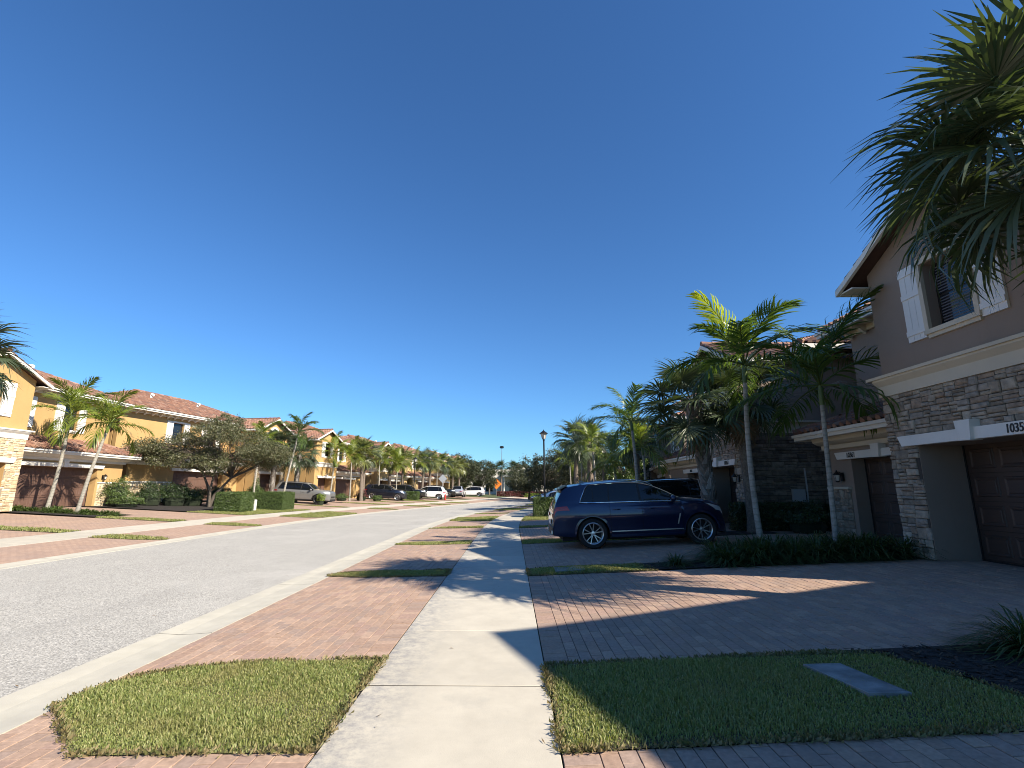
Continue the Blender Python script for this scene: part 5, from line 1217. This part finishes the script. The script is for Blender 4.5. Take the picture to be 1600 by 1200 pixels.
        # lamps
        patch(side, .03, .42, .80, .93, .006, 8, 3, 'tail_red', 'tail_lamp', R, (s,), fe(.03, .44, 0, -.06)); patch(side, L - .52, L - .06, .80, .97, .006, 8, 3, 'lamp_clear', 'headlamp', R, (s,), fe(L - .40, L - .05, -.18, 0))
        # wheel arch lips
        for a in c['ax']:
            m = T(); rows = []
            for k in range(21):
                an = math.pi * k / 20; r0, r1 = c['arch'] - .012, c['arch'] + .042
                x0, x1 = a - r0 * math.cos(an), a - r1 * math.cos(an); zz0, zz1 = c['r'] + r0 * math.sin(an) - .0, c['r'] + r1 * math.sin(an); y = wid(a) * .985
                rows.append([(x0, s * (y - .06), zz0), (x0, s * (y + .012), zz0), (x1, s * (y + .008), zz1), (x1, s * (y - .02), zz1)])
            m.grid(rows); m.build('arch_lip', paint if chrome else 'black_plastic', R, 50)
    # caps: rear lamps across, bumpers, plate, grille
    m = T(); zb = c['sill'] + .06; m.box(-.022, .05, -wid(.02) * .93, wid(.02) * .93, zb, zb + .20); m.build('rear_bumper', 'black_plastic', R)
    m = T(); m.box(-.028, -.021, -.26, .26, .62, .74); m.build('number_plate', 'plate', R)
    if chrome:
        m = T()
        for s in (1, -1): m.box(-.045, .03, min(s * .55, s * .78), max(s * .55, s * .78), zb + .03, zb + .11)
        m.build('exhaust_trim', 'alloy', R)
    for s in (1, -1):
        m = T(); m.box(-.012, .04, min(s * .42, s * wid(.02) * .9), max(s * .42, s * wid(.02) * .9), ztop(0) - .015, ztop(0) + .075); m.build('tail_lamp', 'tail_red', R)
    m = T(); m.box(L - .03, L + .014, -.42, .42, .52, .66); m.build('grille', 'black_plastic', R); m = T(); m.box(L - .05, L + .018, -wid(L) * .95, wid(L) * .95, .24, .42); m.build('front_bumper', 'black_plastic', R)
    # underbody
    m = T(); m.box(.25, L - .25, -hw * .66, hw * .66, .2, .8); m.box(c['ax'][0] + c['arch'], c['ax'][1] - c['arch'], -hw * .9, hw * .9, c['sill'] - .05, .75); m.build('underbody', 'gasket', R)
    if kind in ('suv', 'boxy', 'wagon'):
        for s in (1, -1):
            m = MB(); pts = []
            for x in np.linspace(.75, 2.75, 14):
                y, z = topc(x, .07); pts.append((x - cx, s * y, z + .035))
            pts[0] = (pts[0][0], pts[0][1], pts[0][2] - .035); pts[-1] = (pts[-1][0], pts[-1][1], pts[-1][2] - .035); m.tube(pts, .014, 6); m.build('roof_rail', 'black_plastic' if not hi else 'alloy', R, 60)
    if hi:
        m = T(); y, z = topc(1.0, 1); m.prism([(.86, z - .01), (1.06, z - .0), (.86, z + .075)], -.02, .02, 1); m.build('antenna_fin', paint, R)
        m = T(); m.prism([(.18, 1.51), (.46, 1.64), (.44, 1.665), (.16, 1.545)], -.62, .62, 1); m.build('spoiler', paint, R)
    # wheels
    ty, ri, dk, sp = wheel_meshes(c['r'], rim, spokes)
    for a in c['ax']:
        for s in (1, -1):
            w = empty('wheel'); w.parent = R; w.location = (a - cx, s * (hw - .145), c['r']); w.rotation_euler = (0, random.uniform(0, 1), math.pi if s > 0 else 0)
            for nm, me in (('tyre', ty), ('rim', ri), ('brake', dk), ('spokes', sp)): link(bpy.data.objects.new(nm, me), w)
    return R
def at(x, y): return (x, y, ground_at(x, y))
def cz(x, y, lift=0.): return (x, y, ground_at(x, y) + lift)
PT = math.atan(.045)
car('suv', 'dark blue SUV parked in the shade on the brick driveway', 'car', cz(3.44, 14.33), 0, 'paint_blue', PT, 'alloy', 5, True, True)
car('boxy', 'matte grey SUV with black wheels parked across the road', 'car', cz(-17.7, 43.2), 0, 'paint_grey', -PT, 'dark_alloy', 5)
car('suv', 'dark navy SUV parked left of the white SUV across the road', 'car', cz(-14.3, 57.2), 0, 'paint_navy', -PT, 'alloy', 5)
car('wagon', 'white SUV parked across the road beside the red hydrant', 'car', cz(-11.0, 66.8), math.pi, 'paint_white', PT, 'alloy', 7)
car('boxy', 'black SUV partly hidden behind the bonnet of the blue SUV', 'car', cz(5.1, 19.1), math.pi, 'paint_black', -PT, 'alloy', 5)
car('boxy', 'dark car behind the navy SUV across the road', 'car', cz(-13.0, 62.8), 0, 'paint_black', 0)
car('boxy', 'black SUV roof showing above the white SUV', 'car', cz(-10.9, 76.6), 0, 'paint_black', 0)
car('boxy', 'silver pickup-sized car far behind the white SUV', 'car', cz(-8.4, 80), math.pi / 2, 'paint_silver', 0)
car('wagon', 'far white car left of the road end', 'car', cz(-7.0, 87), math.pi, 'paint_white', 0)
car('sedan', 'silver car with its roof showing above the hedge by the lamp post', 'car', cz(4.1, 38.2), 0, 'paint_silver', PT)
car('boxy', 'dark SUV behind the lamp post on the right', 'car', cz(5.2, 49.0), math.pi, 'paint_navy', 0)
car('sedan', 'dark blue sedan near the far bend on the right', 'car', cz(4.6, 60), math.pi, 'paint_navy', 0)

# ------------------------------------------------------------------ street furniture
def lamp_post(x, y, h, label, lean=0.):
    R = empty('street_lamp', at(x, y)); R.rotation_euler = (0, lean, 0); tag(R, label, 'street lamp', 'street lamps'); m = MB()
    m.lathe([(0, 0), (.16, 0), (.16, .25), (.12, .32), (.09, .5), (.07, .8), (.055, 1.0), (.05, h - .75), (.065, h - .74), (.065, h - .68), (.03, h - .66), (0, h - .66)], 12); m.build('post', 'black_iron', R, 40)
    g = MB(); g.lathe([(.10, h - .62), (.20, h - .28)], 8); g.build('glass', 'lamp_glass', R)
    k = MB(); k.lathe([(0, h - .66), (.08, h - .65), (.115, h - .62), (0, h - .60)], 8)
    for j in range(8):
        a = 2 * math.pi * j / 8; k.tube([(.102 * math.cos(a), .102 * math.sin(a), h - .62), (.203 * math.cos(a), .203 * math.sin(a), h - .27)], .009, 4)
    k.build('cage', 'black_iron', R); c = MB(); c.lathe([(0, h - .27), (.29, h - .28), (.27, h - .25), (.15, h - .16), (.07, h - .10), (.03, h - .08), (.035, h - .04), (0, h)], 8); c.build('cap', 'black_iron', R)
lamp_post(2.13, 32, 5.35, 'black lamp post behind the clipped hedge beside the sidewalk', -.012)
lamp_post(-12.0, 62, 5.2, 'black lamp post left of the white SUV across the road')
def diamond(name, x, y, zc, s, face, label, post_h):
    R = empty(name, at(x, y)); tag(R, label, 'sign'); m = MB(); m.tube([(0, 0, 0), (0, 0, post_h)], .035, 6); m.build('post', 'steel', R)
    d = MB(); d.prism([(-s, zc), (0, zc - s), (s, zc), (0, zc + s)], -.05, -.035, 1); d.build('sign_panel', face, R)
diamond('warning_sign', -9.6, 70, 2.7, .62, 'sign_back', 'grey back of a diamond warning sign above the white SUV', 2.9)
diamond('roadwork_sign', -2.9, 97, 2.3, 1.0, 'orange_sign', 'orange diamond roadwork sign at the end of the road', 2.6)
R = empty('fire_hydrant', at(-8.6, 65.5)); tag(R, 'red fire hydrant at the tail of the white SUV', 'hydrant'); m = MB(); m.lathe([(0, 0), (.16, 0), (.16, .05), (.10, .07), (.10, .55), (.14, .57), (.14, .61), (.10, .66), (.05, .74), (0, .76)], 12); m.build('barrel', 'hydrant_red', R, 40)
m = MB(); m.tube([(-.18, 0, .42), (.18, 0, .42)], .05, 8); m.tube([(0, -.17, .42), (0, 0, .42)], .065, 8); m.build('nozzle', 'hydrant_red', R, 40)
R = empty('mast', (-4.2, 210, 0)); tag(R, 'tall thin floodlight mast standing beyond the road end', 'mast'); m = MB(); m.tube([(0, 0, 0), (0, 0, 18.6)], [.28, .12], 8); m.build('pole', 'steel', R, 60); m = MB(); m.box(-.7, .7, -.3, .3, 18.4, 19.4); m.lathe([(.9, 18.7), (.9, 19.1)], 10); m.build('floodlight', 'black_iron', R)
# utility lids
def lid(label, pts, h=.03):
    R = empty('meter_pit', P(pts[0][0], pts[0][1])); tag(R, label, 'utility lid'); o = Vector(P(*pts[0])); f = lambda q, z: tuple(Vector(P(*q, z)) - o)
    cx_, cy_ = sum(q[0] for q in pts) / 4, sum(q[1] for q in pts) / 4; sc = lambda q, s: (cx_ + (q[0] - cx_) * s, cy_ + (q[1] - cy_) * s)
    m = MB(); i = m.p(*[f(q, 0) for q in pts], *[f(q, h) for q in pts], *[f(sc(q, .93), h + .004) for q in pts], *[f(sc(q, .91), h - .006) for q in pts])
    for r in (0, 4, 8):
        for k in range(4): m.f.append((i + r + k, i + r + (k + 1) % 4, i + r + 4 + (k + 1) % 4, i + r + 4 + k))
    m.build('collar', 'box_lid', R); c = MB(); i = c.p(*[f(sc(q, .905), h - .005) for q in pts], *[f(sc(q, .895), h + .003) for q in pts]); c.f.append((i + 4, i + 5, i + 6, i + 7))
    for k in range(4): c.f.append((i + k, i + (k + 1) % 4, i + 4 + (k + 1) % 4, i + 4 + k))
    c.build('cover', 'box_lid', R)
lid('flat grey concrete utility lid in the shaded lawn', [(2.52, 4.66), (2.64, 4.02), (2.94, 4.0), (2.83, 4.64)], .035)
lid('pale concrete meter lid in the narrow grass strip', [(.85, 9.95), (1.42, 9.95), (1.42, 10.42), (.85, 10.42)], .045)
m = MB(); m.box(-.14, .14, -.12, .12, 0, .62); m.prism([(-.16, .62), (.16, .62), (.12, .68), (-.12, .68)], -.13, .13, 1); o = m.build('utility_cabinet', 'white_paint'); o.location = cz(-16.15, 31.75); tag(o, 'small white utility cabinet between the two clipped hedges', 'cabinet')
m = MB(); m.box(-.2, .2, -.12, 0, .9, 1.3); m.tube([(.3, -.06, .0), (.3, -.06, 1.6), (.3, -.04, 2.0)], .025, 6); o = m.build('meter_box', 'grey_box'); o.location = (9.6, 16.93, .33); tag(o, 'small grey meter box on the dark stone side wall', 'meter box')
# clubhouse at the end of the road
R = empty('clubhouse', (2.0, 116, .2)); tag(R, 'white clubhouse with columns closing the road', 'building'); m = MB(); m.box(-13, 14, 2, 12, 0, 5.4); m.box(-13.2, 14.2, 1.8, 12.2, 5.4, 5.9); m.build('wall', 'stucco_white', R)
m = MB(); m.box(-4, 5, -3.5, 2, 4.0, 4.9); m.prism([(-4.4, 4.9), (5.4, 4.9), (.5, 6.2)], -3.8, 2, 1); m.build('portico', 'stucco_white', R)
for x in (-3.7, -.9, 1.9, 4.7): m = MB(); m.lathe([(.3, 0), (.3, .2), (.22, .25), (.2, 3.9), (.3, 4.0)], 10, 'z', (x, -3.2, 0)); m.build('column', 'stucco_white', R)
for x in (-11, -8, 7, 10): m = MB(); m.box(x, x + 1.6, 1.95, 1.99, .8, 3.4); m.build('window', 'window_glass', R)
m = MB(); m.box(-2.5, 3.5, 1.94, 1.98, 0, 3.4); m.build('door', 'window_glass', R)
# fallen leaf scraps on the paving
mb = MB(); r5 = random.Random(77)
for k in range(170):
    x, y = (r5.uniform(-9.5, .3) if k % 3 else r5.uniform(.4, 7.5)), r5.uniform(3.2, 17); a = r5.uniform(0, 6.28); l, w = r5.uniform(.012, .035), r5.uniform(.004, .010); ca, sa = math.cos(a), math.sin(a); z0 = .006 if x > -3.5 else -.008
    mb.poly(*[P(x + u * ca - v * sa, y + u * sa + v * ca, z0 + h) for u, v, h in ((-l, 0, 0), (0, -w, .004), (l, 0, .008), (0, w, .002))])
tag(mb.build('leaf_litter', 'dead_leaf'), 'scattered dry leaf scraps on the road and paving', 'leaves', None, 'stuff')
bpy.context.view_layer.update()
